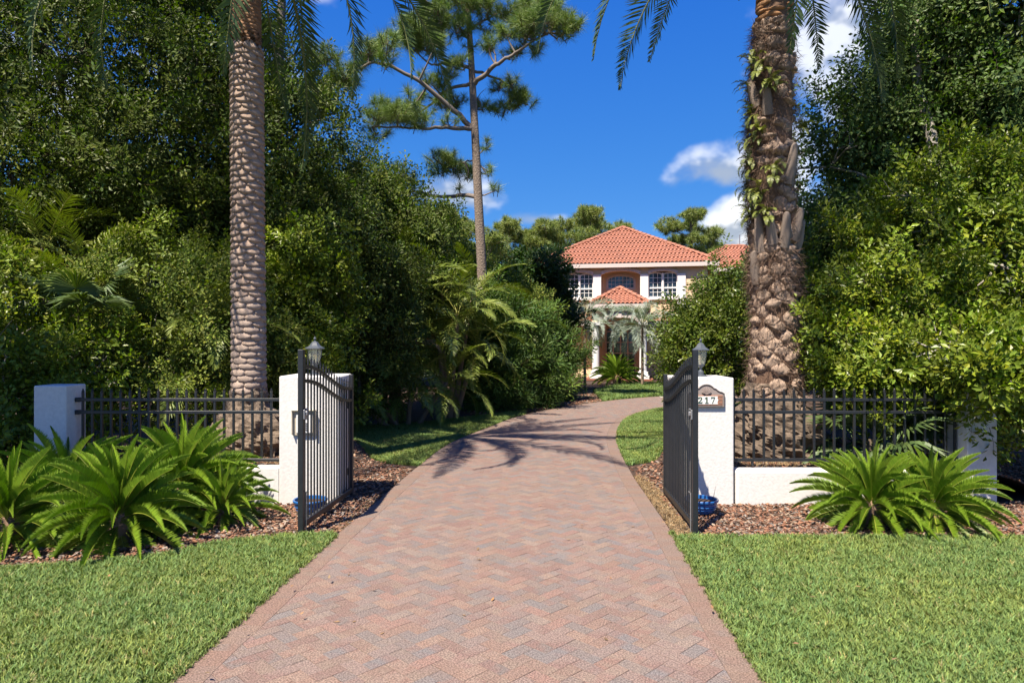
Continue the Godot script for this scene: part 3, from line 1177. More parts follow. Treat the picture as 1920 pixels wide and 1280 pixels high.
func tall_palm(label: String, base: Vector3, top_y: float, lean: Vector3, seed_: int) -> Node3D:
	rng.seed = seed_
	var t := thing("date_palm", label, "palm tree", base)
	var axis := func(y: float) -> Vector3: return lean * (y / top_y) + Vector3.UP * y
	var r := 0.195
	var b := MB.new()
	var pts := []
	var rad := []
	for i in 24:
		var y := lerpf(0.7, top_y, i / 23.0)
		pts.append(axis.call(y))
		rad.append(r * (0.94 if y < 6.1 else 0.99))
	b.col = Color(0.75, 0.62, 0.52)
	b.tube(pts, rad, 20)
	part(t, "trunk", b.mesh(), mats.palm_trunk)
	root_mound(t, 0.56, 0.22, -0.1, 0.98, 3, mats.root_earth)
	var low := []
	var mid := []
	var high := []
	for i in 6:
		low.append(scar_mesh(r, 0.245, 0.178, 0.062, rnd(-0.35, -0.1), Color(0.95, 0.9, 0.86) * rnd(0.85, 1.0), 0.6))
		mid.append(scar_mesh(r, 0.232, 0.176, 0.056, rnd(-0.72, -0.55), Color(0.98, 0.88, 0.79) * rnd(0.82, 1.0), 0.85, 1.15))
		high.append(scar_mesh(r, 0.22, 0.075, 0.022, rnd(0.2, 0.5), Color(0.78, 0.52, 0.32) * rnd(0.7, 1.0), 0.6))
	var rest := MB.new()
	var singles := 0
	var y := 0.95
	var row := 0
	while y < top_y:
		var upper := y > 6.0
		for k in 6:
			var th := TAU * (k + 0.5 * (row % 2)) / 6 + row * 0.055 + rnd(-0.05, 0.05)
			var ms: Array = high if upper else (low if rng.randf() < clampf(1.35 - (y - 1.0) / 1.6, 0.0, 1.0) else mid)
			var xf := Transform3D(Basis(Vector3.UP, th) * Basis(Vector3.BACK, rnd(-0.07, 0.07)), axis.call(y + rnd(-0.008, 0.008)))
			xf = xf.scaled_local(Vector3.ONE * Vector3(1, rnd(0.9, 1.1), 1))
			var m: ArrayMesh = ms[rng.randi() % 6]
			if not upper and cos(th) > -0.1 and singles < 290:
				part(t, "leaf_scar", m, mats.palm_trunk, xf)
				singles += 1
			else:
				add_mesh(rest, m, xf, Color.WHITE)
		y += 0.045 if upper else 0.088 - 0.012 * clampf((y - 3.0) / 3.0, 0, 1)
		row += 1
	stuff(part(t, "leaf_scars", rest.mesh(), mats.palm_trunk))
	# the frayed dark collar left where the trunk was last trimmed
	b = MB.new()
	for i in 330:
		var a := rnd(0, TAU)
		var yy := rnd(5.55, 6.12) if i % 3 else rnd(5.85, 6.15)
		var c: Vector3 = axis.call(yy)
		var d := Vector3(sin(a), 0, cos(a))
		b.col = Color(0.40, 0.25, 0.16) * rnd(0.4, 1.2)
		var s := Vector3(cos(a), 0, -sin(a)) * rnd(0.015, 0.04)
		b.tri(c + d * r * 0.97 - s, c + d * (r + rnd(0.03, 0.075)) + Vector3.UP * rnd(-0.05, 0.07), c + d * r * 0.97 + s + Vector3.UP * 0.03)
	part(t, "frayed_collar", b.mesh(), mats.fibre)
	return t

func shaggy_palm(label: String, base: Vector3, top_y: float, lean: Vector3, seed_: int) -> Node3D:
	rng.seed = seed_
	var t := thing("date_palm", label, "palm tree", base)
	var prof := [Vector2(0.6, 0.40), Vector2(1.0, 0.36), Vector2(1.5, 0.33), Vector2(2.1, 0.30), Vector2(2.7, 0.305), Vector2(3.4, 0.315), Vector2(4.4, 0.315), Vector2(5.4, 0.29), Vector2(6.0, 0.265), Vector2(7.2, 0.24), Vector2(9, 0.23)]
	var rad_at := func(y: float) -> float:
		for i in prof.size() - 1:
			if y < prof[i + 1].x:
				return lerpf(prof[i].y, prof[i + 1].y, clampf((y - prof[i].x) / (prof[i + 1].x - prof[i].x), 0, 1))
		return 0.25
	var axis := func(y: float) -> Vector3: return lean * (y / top_y) + Vector3.UP * y + Vector3(0.03 * sin(y * 1.1), 0, 0)
	var b := MB.new()
	var pts := []
	var rad := []
	for i in 30:
		var y := lerpf(0.5, top_y, i / 29.0)
		pts.append(axis.call(y))
		rad.append(rad_at.call(y) * 0.93)
	b.col = Color(0.42, 0.31, 0.24)
	b.tube(pts, rad, 22)
	part(t, "trunk", b.mesh(), mats.palm_trunk)
	root_mound(t, 0.66, 0.36, -0.1, 1.05, 8, mats.root_fibre, 0.22)
	var rest := MB.new()
	var singles := 0
	var y := 0.7
	var row := 0
	var radii := [0.265, 0.30, 0.33, 0.36]
	var pads := []
	for rr in radii:
		var set_ := []
		for i in 7:
			set_.append(scar_mesh(rr * 0.96, 0.26 * rnd(0.8, 1.1), 0.21 * rnd(0.7, 1.2), rnd(0.03, 0.07), rnd(-0.4, 0.8), Color(0.95, 0.85, 0.75) * rnd(0.7, 1.0), rnd(0.75, 1.1), rnd(1.2, 2.0), 0.36))
		pads.append(set_)
	var fine := []
	for i in 6:
		fine.append(scar_mesh(0.235, 0.25, 0.085, 0.025, rnd(0.1, 0.4), Color(0.88, 0.56, 0.30) * rnd(0.65, 1.0), 0.55))
	while y < top_y:
		var rr: float = rad_at.call(y)
		var upper := y > 6.35
		var count := 7
		for k in count:
			var th := TAU * (k + 0.5 * (row % 2)) / count + row * 0.07 + rnd(-0.12, 0.12)
			var left_side := clampf(-sin(th) + 0.25, 0, 1)
			if y > 3.4 and y < 5.9 and rng.randf() < 0.75 * left_side:
				continue
			if rng.randf() < (0.14 if y < 3.4 else 0.3):
				continue
			var pi := 0
			for e in radii.size():
				if absf(radii[e] - rr) < absf(radii[pi] - rr):
					pi = e
			var m: ArrayMesh = fine[rng.randi() % 6] if upper else pads[pi][rng.randi() % 7]
			var kk: float = rr / (radii[pi] if not upper else 0.235)
			var xf := Transform3D(Basis(Vector3.UP, th) * Basis(Vector3.BACK, rnd(-0.3, 0.3)), axis.call(y + rnd(-0.04, 0.04)))
			xf = xf.scaled_local(Vector3(kk, rnd(0.7, 1.35) * (0.75 if y > 3.4 else 1.0), kk))
			if cos(th) > -0.1 and singles < 270:
				part(t, "leaf_base", m, mats.palm_trunk, xf)
				singles += 1
			else:
				add_mesh(rest, m, xf, Color.WHITE)
		y += 0.05 if upper else (0.115 if y < 3.4 else 0.085)
		row += 1
	stuff(part(t, "leaf_bases", rest.mesh(), mats.palm_trunk))
	# long grey stubs of old stalks
	var stubs := [[0.15, 3.05, 0.42], [-0.35, 3.1, 0.38], [0.75, 3.15, 0.40], [-0.95, 3.0, 0.45], [0.42, 3.95, 0.5], [-1.25, 2.55, 0.4], [1.2, 3.0, 0.4], [-1.1, 5.1, 0.35], [-0.55, 4.95, 0.3]]
	for s in stubs:
		var d := Vector3(sin(s[0]), 0, cos(s[0]))
		var c: Vector3 = axis.call(s[1])
		var rr: float = rad_at.call(s[1])
		var side := Vector3(cos(s[0]), 0, -sin(s[0]))
		b = MB.new()
		b.col = Color(0.62, 0.60, 0.58) * rnd(0.85, 1.1)
		var tw := rnd(-0.06, 0.06)
		b.tube([Vector3(0, -0.05, -0.03), Vector3(tw * 0.5, s[2] * 0.3, 0.0), Vector3(tw, s[2] * 0.7, 0.0), Vector3(tw * 1.2, s[2] * 0.95, 0.005), Vector3(tw * 1.2 + 0.01, s[2] * 1.02, -0.02)], [0.085, 0.075, 0.062, 0.052, 0.03], 9)
		var bs := Basis(side, Vector3.UP, d) * Basis(Vector3.RIGHT, 0.16)
		part(t, "stalk_stub", b.mesh(), mats.palm_trunk, Transform3D(bs, c + d * (rr + 0.015)))
	# shaggy brown fibre hanging between the stubs
	b = MB.new()
	for i in 26000:
		var yy := rnd(0.8, 6.3)
		var th := rnd(-PI, PI)
		var left_side := clampf(-sin(th) + 0.3, 0, 1)
		var want := 0.85 * left_side + 0.25 if yy > 3.3 else (0.95 if yy > 2.35 and yy < 2.95 else 0.4)
		if rng.randf() > want:
			continue
		var d := Vector3(sin(th), 0, cos(th))
		var c: Vector3 = axis.call(yy) + d * (rad_at.call(yy) + rnd(-0.01, 0.05))
		var dirn := (d * rnd(0.1, 0.8) + Vector3(rnd(-0.8, 0.8), rnd(-1.2, 0.7), rnd(-0.5, 0.5))).normalized()
		var l := rnd(0.07, 0.20)
		var s := dirn.cross(any_dir()).normalized() * rnd(0.002, 0.005)
		b.col = Color(0.42, 0.30, 0.23) * rnd(0.5, 1.2)
		b.tri(c - s, c + dirn * l - Vector3.UP * 0.02, c + s)
	stuff(part(t, "fibre", b.mesh(), mats.fibre))
	return t

func sago(label: String, where: Vector3, count: int, size: float, meshes: Array, seed_: int, lowest := -0.55, group := "cycads planted in the bark beds") -> Node3D:
	rng.seed = seed_
	var t := thing("sago_palm", label, "cycad", where, group)
	var b := MB.new()
	b.col = Color(0.5, 0.36, 0.26)
	b.lathe([Vector2(0.13 * size, -0.03), Vector2(0.15 * size, 0.05), Vector2(0.14 * size, 0.2 * size), Vector2(0.08 * size, 0.3 * size), Vector2(0.0, 0.34 * size)], 12)
	part(t, "trunk", b.mesh(), mats.fibre)
	for i in count:
		var f := (i + 0.5) / count
		var el := lerpf(1.35, lowest, f) + rnd(-0.1, 0.1)
		var az := i * 2.39996 + rnd(-0.22, 0.22)
		var bs := Basis(Vector3.UP, az) * Basis(Vector3.RIGHT, -el) * Basis(Vector3.BACK, rnd(-0.25, 0.25))
		var set_: Array = meshes[0] if f < 0.4 else (meshes[1] if f < 0.75 else meshes[2])
		if i >= count - 4 and meshes.size() > 3:
			set_ = meshes[3]
		part(t, "frond", set_[rng.randi() % set_.size()], mats.sago_leaf, Transform3D(bs.scaled_local(Vector3.ONE * size * rnd(0.88, 1.1) * lerpf(0.92, 1.05, f)), Vector3(0, lerpf(0.30, 0.17, f) * size, 0) + bs.z * 0.05))
	return t

# a clump of slender stems, each with a head of arching fronds
func clump_palm(called: String, label: String, base: Vector3, heads: Array, meshes: Array, material: Material, per_head: int, size: float, lowest: float, seed_: int, group: String) -> void:
	rng.seed = seed_
	var t := thing(called, label, "palm", base, group)
	for h in heads:
		var top: Vector3 = h - base
		var b := MB.new()
		b.col = Color(0.55, 0.45, 0.36)
		var pts := smooth_line3([Vector3(top.x * 0.25, -0.05, top.z * 0.25), Vector3(top.x * 0.6, top.y * 0.5, top.z * 0.6), top], 5)
		b.tube(pts, taper(pts.size(), 0.07 * size, 0.05 * size), 8)
		part(t, "stem", b.mesh(), mats.fibre)
		for i in per_head:
			var f := (i + 0.5) / per_head
			var el := lerpf(1.3, lowest, f) + rnd(-0.15, 0.15)
			var bs := Basis(Vector3.UP, i * 2.39996 + rnd(-0.4, 0.4)) * Basis(Vector3.RIGHT, -el) * Basis(Vector3.BACK, rnd(-0.5, 0.5))
			part(t, "frond", meshes[rng.randi() % meshes.size()], material, Transform3D(bs.scaled_local(Vector3.ONE * size * rnd(0.8, 1.15)), top - Vector3.UP * 0.12 * f))

# ---------------------------------------------------------------- house
func arch_outline(w: float, y0: float, spring: float, rise: float, n := 10) -> PackedVector2Array:
	var o := PackedVector2Array([Vector2(-w * 0.5, y0), Vector2(w * 0.5, y0)])
	for i in n + 1:
		var a := lerpf(1.0, -1.0, i / float(n))
		o.append(Vector2(a * w * 0.5, spring + rise * sqrt(maxf(0.0, 1.0 - a * a * 0.92)) - rise * sqrt(0.08)))
	return o

func window(parent: Node, at: Vector3, w: float, y0: float, spring: float, rise: float, cols: int, rows: int, meet := -1.0) -> void:
	var o := arch_outline(w, y0, spring, rise)
	var b := MB.new()
	b.slab(o, -0.05, -0.03)
	var win := part(parent, "window", b.mesh(), mats.window_glass, Transform3D(Basis.IDENTITY, at))
	b = MB.new()
	var line := []
	for p in o:
		line.append(Vector3(p.x, p.y, 0))
	line.append(line[0])
	for i in line.size() - 1:
		var d: Vector3 = line[i + 1] - line[i]
		b.box((line[i] + line[i + 1]) * 0.5, Vector3(d.length() + 0.05, 0.06, 0.09), 0.0, Basis(Vector3.BACK, atan2(d.y, d.x)))
	if meet > 0:
		b.box(Vector3(0, meet, 0), Vector3(w, 0.055, 0.07))
	part(win, "frame", b.mesh(), mats.white_trim)
	for i in range(1, cols):
		var x := w * (i / float(cols) - 0.5)
		b = MB.new()
		var top := spring + rise * sqrt(maxf(0.0, 1.0 - pow(x * 2 / w, 2) * 0.92)) - rise * 0.28
		b.box(Vector3(x, (y0 + top) * 0.5, -0.012), Vector3(0.024, top - y0, 0.03))
		part(win, "muntin", b.mesh(), mats.white_trim)
	for i in range(1, rows):
		b = MB.new()
		b.box(Vector3(0, lerpf(y0, spring + rise * 0.6, i / float(rows)), -0.012), Vector3(w, 0.024, 0.026))
		part(win, "muntin", b.mesh(), mats.white_trim)

# barrel tiles laid in courses over a sloping triangle or trapezium a-b (eave) to c-d (ridge)
func tiled_slope(b: MB, a: Vector3, e: Vector3, c: Vector3, d: Vector3, pitch := 0.215, course := 0.30) -> void:
	var along_ := (e - a).normalized()
	var mid0 := (a + e) * 0.5
	var foot := a + along_ * (c - a).dot(along_)
	var upv := (c - foot)
	var height := upv.length()
	var up := upv / height
	var out := along_.cross(up)
	if out.y < 0:
		out = -out
	var rows := int(height / course)
	for r in rows:
		var t0 := r * course / height
		var t1 := minf(1.0, (r + 1.12) * course / height)
		var l0 := a.lerp(c, t0)
		var l1 := e.lerp(d, t0)
		var k0 := (l0 - a).dot(along_)
		var k1 := (l1 - a).dot(along_)
		var n := int((k1 - k0) / pitch)
		for i in n + 1:
			var x := k0 + i * pitch + ((k1 - k0) - n * pitch) * 0.5 - pitch * 0.5
			if x + pitch * 0.3 < k0 or x + pitch * 0.7 > k1:
				continue
			var o := a + along_ * x + up * t0 * height
			b.col = tone(Color(1, 1, 1), 0.14)
			var prev_lo := Vector3.ZERO
			var prev_hi := Vector3.ZERO
			for s in 6:
				var u := s / 5.0
				var hgt := 0.06 * sin(PI * minf(u / 0.72, 1.0)) if u < 0.72 else -0.008
				var lo := o + along_ * u * pitch + out * (hgt + 0.045)
				var hi := o + along_ * u * pitch + out * (hgt + 0.008) + up * (t1 - t0) * height
				if s > 0:
					b.oquad(prev_lo, lo, hi, prev_hi, out)
					b.oquad(prev_lo, lo, lo - out * 0.04, prev_lo - out * 0.04, -up)
				prev_lo = lo
				prev_hi = hi

func ridge_tiles(b: MB, p: Vector3, q: Vector3) -> void:
	var n := int(p.distance_to(q) / 0.34)
	for i in n:
		b.col = tone(Color(1, 1, 1), 0.14)
		b.tube([p.lerp(q, i / float(n)) + Vector3.UP * 0.06, p.lerp(q, (i + 1.1) / n) + Vector3.UP * 0.045], [0.12, 0.1], 8)

func hip_roof(parent: Node, x0: float, x1: float, front: float, back: float, eave: float, apex: float, ridge_from: float, ridge_to: float, along_x := false) -> void:
	var roof := MB.new()
	var cx := (x0 + x1) * 0.5
	var A := Vector3(x0, eave, -front)
	var B := Vector3(x1, eave, -front)
	var C := Vector3(x1, eave, -back)
	var D := Vector3(x0, eave, -back)
	var R0 := Vector3(cx, apex, -ridge_from)
	var R1 := Vector3(cx, apex, -ridge_to)
	if along_x:
		R0 = Vector3(ridge_from, apex, -(front + back) * 0.5)
		R1 = Vector3(ridge_to, apex, -(front + back) * 0.5)
	var faces := [[A, B, R0, R0], [B, C, R0, R1], [C, D, R1, R1], [D, A, R1, R0]]
	if along_x:
		faces = [[A, B, R0, R1], [B, C, R1, R1], [C, D, R1, R0], [D, A, R0, R0]]
	for f in faces:
		roof.oquad(f[0], f[1], f[3], f[2], Vector3.UP)
	roof.oquad(A - Vector3.UP * 0.02, B - Vector3.UP * 0.02, C - Vector3.UP * 0.02, D - Vector3.UP * 0.02, Vector3.DOWN)
	var r := part(parent, "roof", roof.mesh(), mats.roof_tile)
	var tiles := MB.new()
	for f in faces:
		tiled_slope(tiles, f[0], f[1], f[2], f[3])
	stuff(part(r, "roof_tiles", tiles.mesh(), mats.roof_tile))
	var caps := MB.new()
	if along_x:
		for e in [[A, R0], [D, R0], [B, R1], [C, R1], [R0, R1]]:
			ridge_tiles(caps, e[0], e[1])
	else:
		for e in [[A, R0], [B, R0], [C, R1], [D, R1], [R0, R1]]:
			ridge_tiles(caps, e[0], e[1])
	stuff(part(r, "ridge_tiles", caps.mesh(), mats.roof_tile))
	var fas := MB.new()
	fas.box(Vector3(cx, eave - 0.12, -front + 0.02), Vector3(x1 - x0 + 0.04, 0.22, 0.05))
	fas.box(Vector3(cx, eave - 0.12, -back - 0.02), Vector3(x1 - x0 + 0.04, 0.22, 0.05))
	fas.box(Vector3(x0, eave - 0.12, -(front + back) * 0.5), Vector3(0.05, 0.22, back - front))
	fas.box(Vector3(x1, eave - 0.12, -(front + back) * 0.5), Vector3(0.05, 0.22, back - front))
	part(r, "fascia", fas.mesh(), mats.pale_trim)

func wall_with_hole(b: MB, x0: float, x1: float, y0: float, y1: float, holes: Array, z: float, thick: float) -> void:
	# holes: [centre x, outline relative to it]; each hole has a strip of wall of its own, cut as two sides, sill and head
	var x := x0
	for h in holes:
		var o: PackedVector2Array = h[1]
		var w: float = o[1].x - o[0].x
		b.box(Vector3((x + h[0] - w * 0.5) * 0.5, (y0 + y1) * 0.5, z - thick * 0.5), Vector3(h[0] - w * 0.5 - x, y1 - y0, thick))
		if o[0].y > y0 + 0.01:
			b.box(Vector3(h[0], (y0 + o[0].y) * 0.5, z - thick * 0.5), Vector3(w, o[0].y - y0, thick))
		var head := PackedVector2Array()
		for i in range(2, o.size()):
			head.append(o[i])
		head.append(Vector2(-w * 0.5, y1))
		head.append(Vector2(w * 0.5, y1))
		b.slab(head, -thick, 0.0, Vector3(h[0], 0, z))
		x = h[0] + w * 0.5
	b.box(Vector3((x + x1) * 0.5, (y0 + y1) * 0.5, z - thick * 0.5), Vector3(x1 - x, y1 - y0, thick))

func trim_arch(b: MB, o: PackedVector2Array, from: int, wide: float, z: float, deep: float, at: Vector3) -> void:
	for i in range(from, o.size() - 1):
		var p := o[i]
		var q := o[i + 1]
		var d := q - p
		b.box(at + Vector3((p.x + q.x) * 0.5, (p.y + q.y) * 0.5 + wide * 0.5, z), Vector3(d.length() + 0.03, wide, deep), 0.0, Basis(Vector3.BACK, atan2(-d.y, -d.x) if d.x < 0 else atan2(d.y, d.x)))

func build_house() -> void:
	var o := Vector3(6.05, 0, -38.0)
	var t := thing("house", "two storey cream stucco house with orange barrel tile hip roofs at the driveway's end", "house", o)
	t.rotation.y = -0.18
	var b := MB.new()
	var win := arch_outline(1.56, 4.42, 5.72, 0.22)
	var niche := arch_outline(2.14, 3.6, 5.72, 0.28)
	wall_with_hole(b, -4.7, 4.7, 0.0, 6.22, [[-2.3, win], [0.0, niche], [2.3, win]], 0.0, 0.3)
	part(t, "front_wall", b.mesh(), mats.cream)
	b = MB.new()
	b.box(Vector3(-4.55, 3.11, -5.0), Vector3(0.3, 6.22, 9.4))
	b.box(Vector3(4.55, 3.11, -5.0), Vector3(0.3, 6.22, 9.4))
	b.box(Vector3(0, 3.11, -9.85), Vector3(9.4, 6.22, 0.3))
	b.box(Vector3(0, 3.05, -4.9), Vector3(8.8, 0.2, 9.0))
	b.box(Vector3(0, 0.05, -4.9), Vector3(8.8, 0.1, 9.0))
	part(t, "side_wall", b.mesh(), mats.cream)
	# recess behind the middle arch, with its own window
	b = MB.new()
	var nw := arch_outline(1.46, 5.03, 5.55, 0.25)
	wall_with_hole(b, -1.3, 1.3, 3.3, 6.2, [[0.0, nw]], -0.75, 0.15)
	b.box(Vector3(-1.17, 4.7, -0.52), Vector3(0.2, 2.8, 0.44))
	b.box(Vector3(1.17, 4.7, -0.52), Vector3(0.2, 2.8, 0.44))
	part(t, "recess", b.mesh(), mats.cream)
	window(t, Vector3(0, 0, -0.82), 1.46, 5.03, 5.55, 0.25, 7, 3)
	b = MB.new()
	b.box(Vector3(0, 4.97, -0.72), Vector3(1.66, 0.1, 0.1))
	b.box(Vector3(-0.78, 5.3, -0.72), Vector3(0.1, 0.56, 0.08))
	b.box(Vector3(0.78, 5.3, -0.72), Vector3(0.1, 0.56, 0.08))
	trim_arch(b, nw, 2, 0.1, -0.72, 0.08, Vector3.ZERO)
	part(t, "recess_trim", b.mesh(), mats.pale_trim)
	for s in [-1.0, 1.0]:
		for q in [-0.40, 0.40]:
			window(t, Vector3(s * 2.3 + q, 0, -0.12), 0.72, 4.46, 5.70, 0.14, 3, 5, 4.95)
		b = MB.new()
		b.box(Vector3(s * 2.3, 5.1, -0.1), Vector3(0.09, 1.36, 0.14))
		part(t, "mullion", b.mesh(), mats.white_trim)
		b = MB.new()
		b.box(Vector3(s * 2.3, 4.36, 0.05), Vector3(1.8, 0.12, 0.16))
		part(t, "sill", b.mesh(), mats.white_trim)
		b = MB.new()
		b.box(Vector3(s * 1.295, 4.55, 0.045), Vector3(0.44, 2.35, 0.09))
		part(t, "pilaster", b.mesh(), mats.white_trim)
		b = MB.new()
		b.box(Vector3(s * 3.30, 4.55, 0.045), Vector3(0.44, 2.35, 0.09))
		part(t, "pilaster", b.mesh(), mats.white_trim)
		b = MB.new()
		trim_arch(b, win, 2, 0.16, 0.05, 0.1, Vector3(s * 2.3, 0, 0))
		part(t, "window_arch", b.mesh(), mats.pale_trim)
	b = MB.new()
	trim_arch(b, niche, 2, 0.17, 0.05, 0.1, Vector3.ZERO)
	part(t, "recess_arch", b.mesh(), mats.pale_trim)
	# rooms stay dim behind the glass
	hip_roof(t, -5.2, 5.25, -0.3, 10.3, 6.32, 9.1, 4.8, 6.0)
	# wing set back on the one side
	b = MB.new()
	b.box(Vector3(7.4, 3.1, -6.6), Vector3(5.6, 6.2, 5.4))
	part(t, "wing_wall", b.mesh(), mats.cream)
	hip_roof(t, 3.9, 10.8, 3.3, 9.9, 6.34, 8.0, 6.4, 7.5, true)
	b = MB.new()
	b.tube([Vector3(7.3, 7.9, -6.6), Vector3(7.3, 8.75, -6.6)], [0.03, 0.03], 6)
	part(t, "vent_pipe", b.mesh(), mats.zinc)
	# lower roofs either side of the porch
	for s in [-1.0, 1.0]:
		b = MB.new()
		var x0: float = 1.5 if s > 0 else -4.9
		tiled_slope(b, Vector3(x0, 3.05, 1.3), Vector3(x0 + 3.4, 3.05, 1.3), Vector3(x0, 3.62, 0.1), Vector3(x0 + 3.4, 3.62, 0.1))
		stuff(part(t, "skirt_roof", b.mesh(), mats.roof_tile))
		b = MB.new()
		b.box(Vector3(x0 + 1.7, 2.95, 1.22), Vector3(3.4, 0.18, 0.05))
		b.box(Vector3(x0 + 1.7, 3.0, 0.65), Vector3(3.4, 0.05, 1.1))
		part(t, "skirt_fascia", b.mesh(), mats.pale_trim)
	# porch
	hip_roof(t, -1.55, 1.55, -3.1, 0.4, 3.93, 4.86, -1.3, -0.2)
	b = MB.new()
	var arch := arch_outline(2.1, 0.1, 2.95, 0.42)
	wall_with_hole(b, -1.4, 1.4, 0.1, 3.72, [[0.0, arch]], 2.85, 0.3)
	part(t, "porch_front", b.mesh(), mats.cream)
	b = MB.new()
	trim_arch(b, arch, 2, 0.22, 2.9, 0.12, Vector3.ZERO)
	b.box(Vector3(0, 3.42, 2.93), Vector3(0.24, 0.4, 0.14))
	part(t, "porch_arch", b.mesh(), mats.pale_trim)
	for s in [-1.0, 1.0]:
		b = MB.new()
		b.box(Vector3(s * 1.2, 0.18, 3.05), Vector3(0.62, 0.16, 0.5))
		b.box(Vector3(s * 1.2, 0.36, 3.05), Vector3(0.5, 0.2, 0.4))
		b.lathe([Vector2(0.19, 0.46), Vector2(0.185, 1.2), Vector2(0.16, 2.72), Vector2(0.2, 2.78), Vector2(0.2, 2.84)], 14, Vector3(s * 1.2, 0, 3.05))
		b.box(Vector3(s * 1.2, 2.92, 3.05), Vector3(0.46, 0.16, 0.42))
		part(t, "column", b.mesh(), mats.white_trim)
		b = MB.new()
		b.box(Vector3(s * 1.3, 1.85, 1.3), Vector3(0.2, 3.5, 2.4))
		part(t, "porch_side", b.mesh(), mats.cream)
	b = MB.new()
	b.box(Vector3(0, 0.05, 1.6), Vector3(3.4, 0.1, 3.6))
	part(t, "porch_floor", b.mesh(), mats.terracotta)
	b = MB.new()
	b.slab(arch_outline(1.6, 0.12, 2.6, 0.3), 0.03, 0.08)
	var door := part(t, "door", b.mesh(), mats.window_glass)
	b = MB.new()
	for i in 5:
		b.box(Vector3(-0.8 + i * 0.4, 1.45, 0.1), Vector3(0.06, 2.65, 0.04))
	for i in 5:
		b.box(Vector3(0, 0.15 + i * 0.6, 0.1), Vector3(1.6, 0.05, 0.036))
	part(door, "door_frame", b.mesh(), mats.pale_trim)

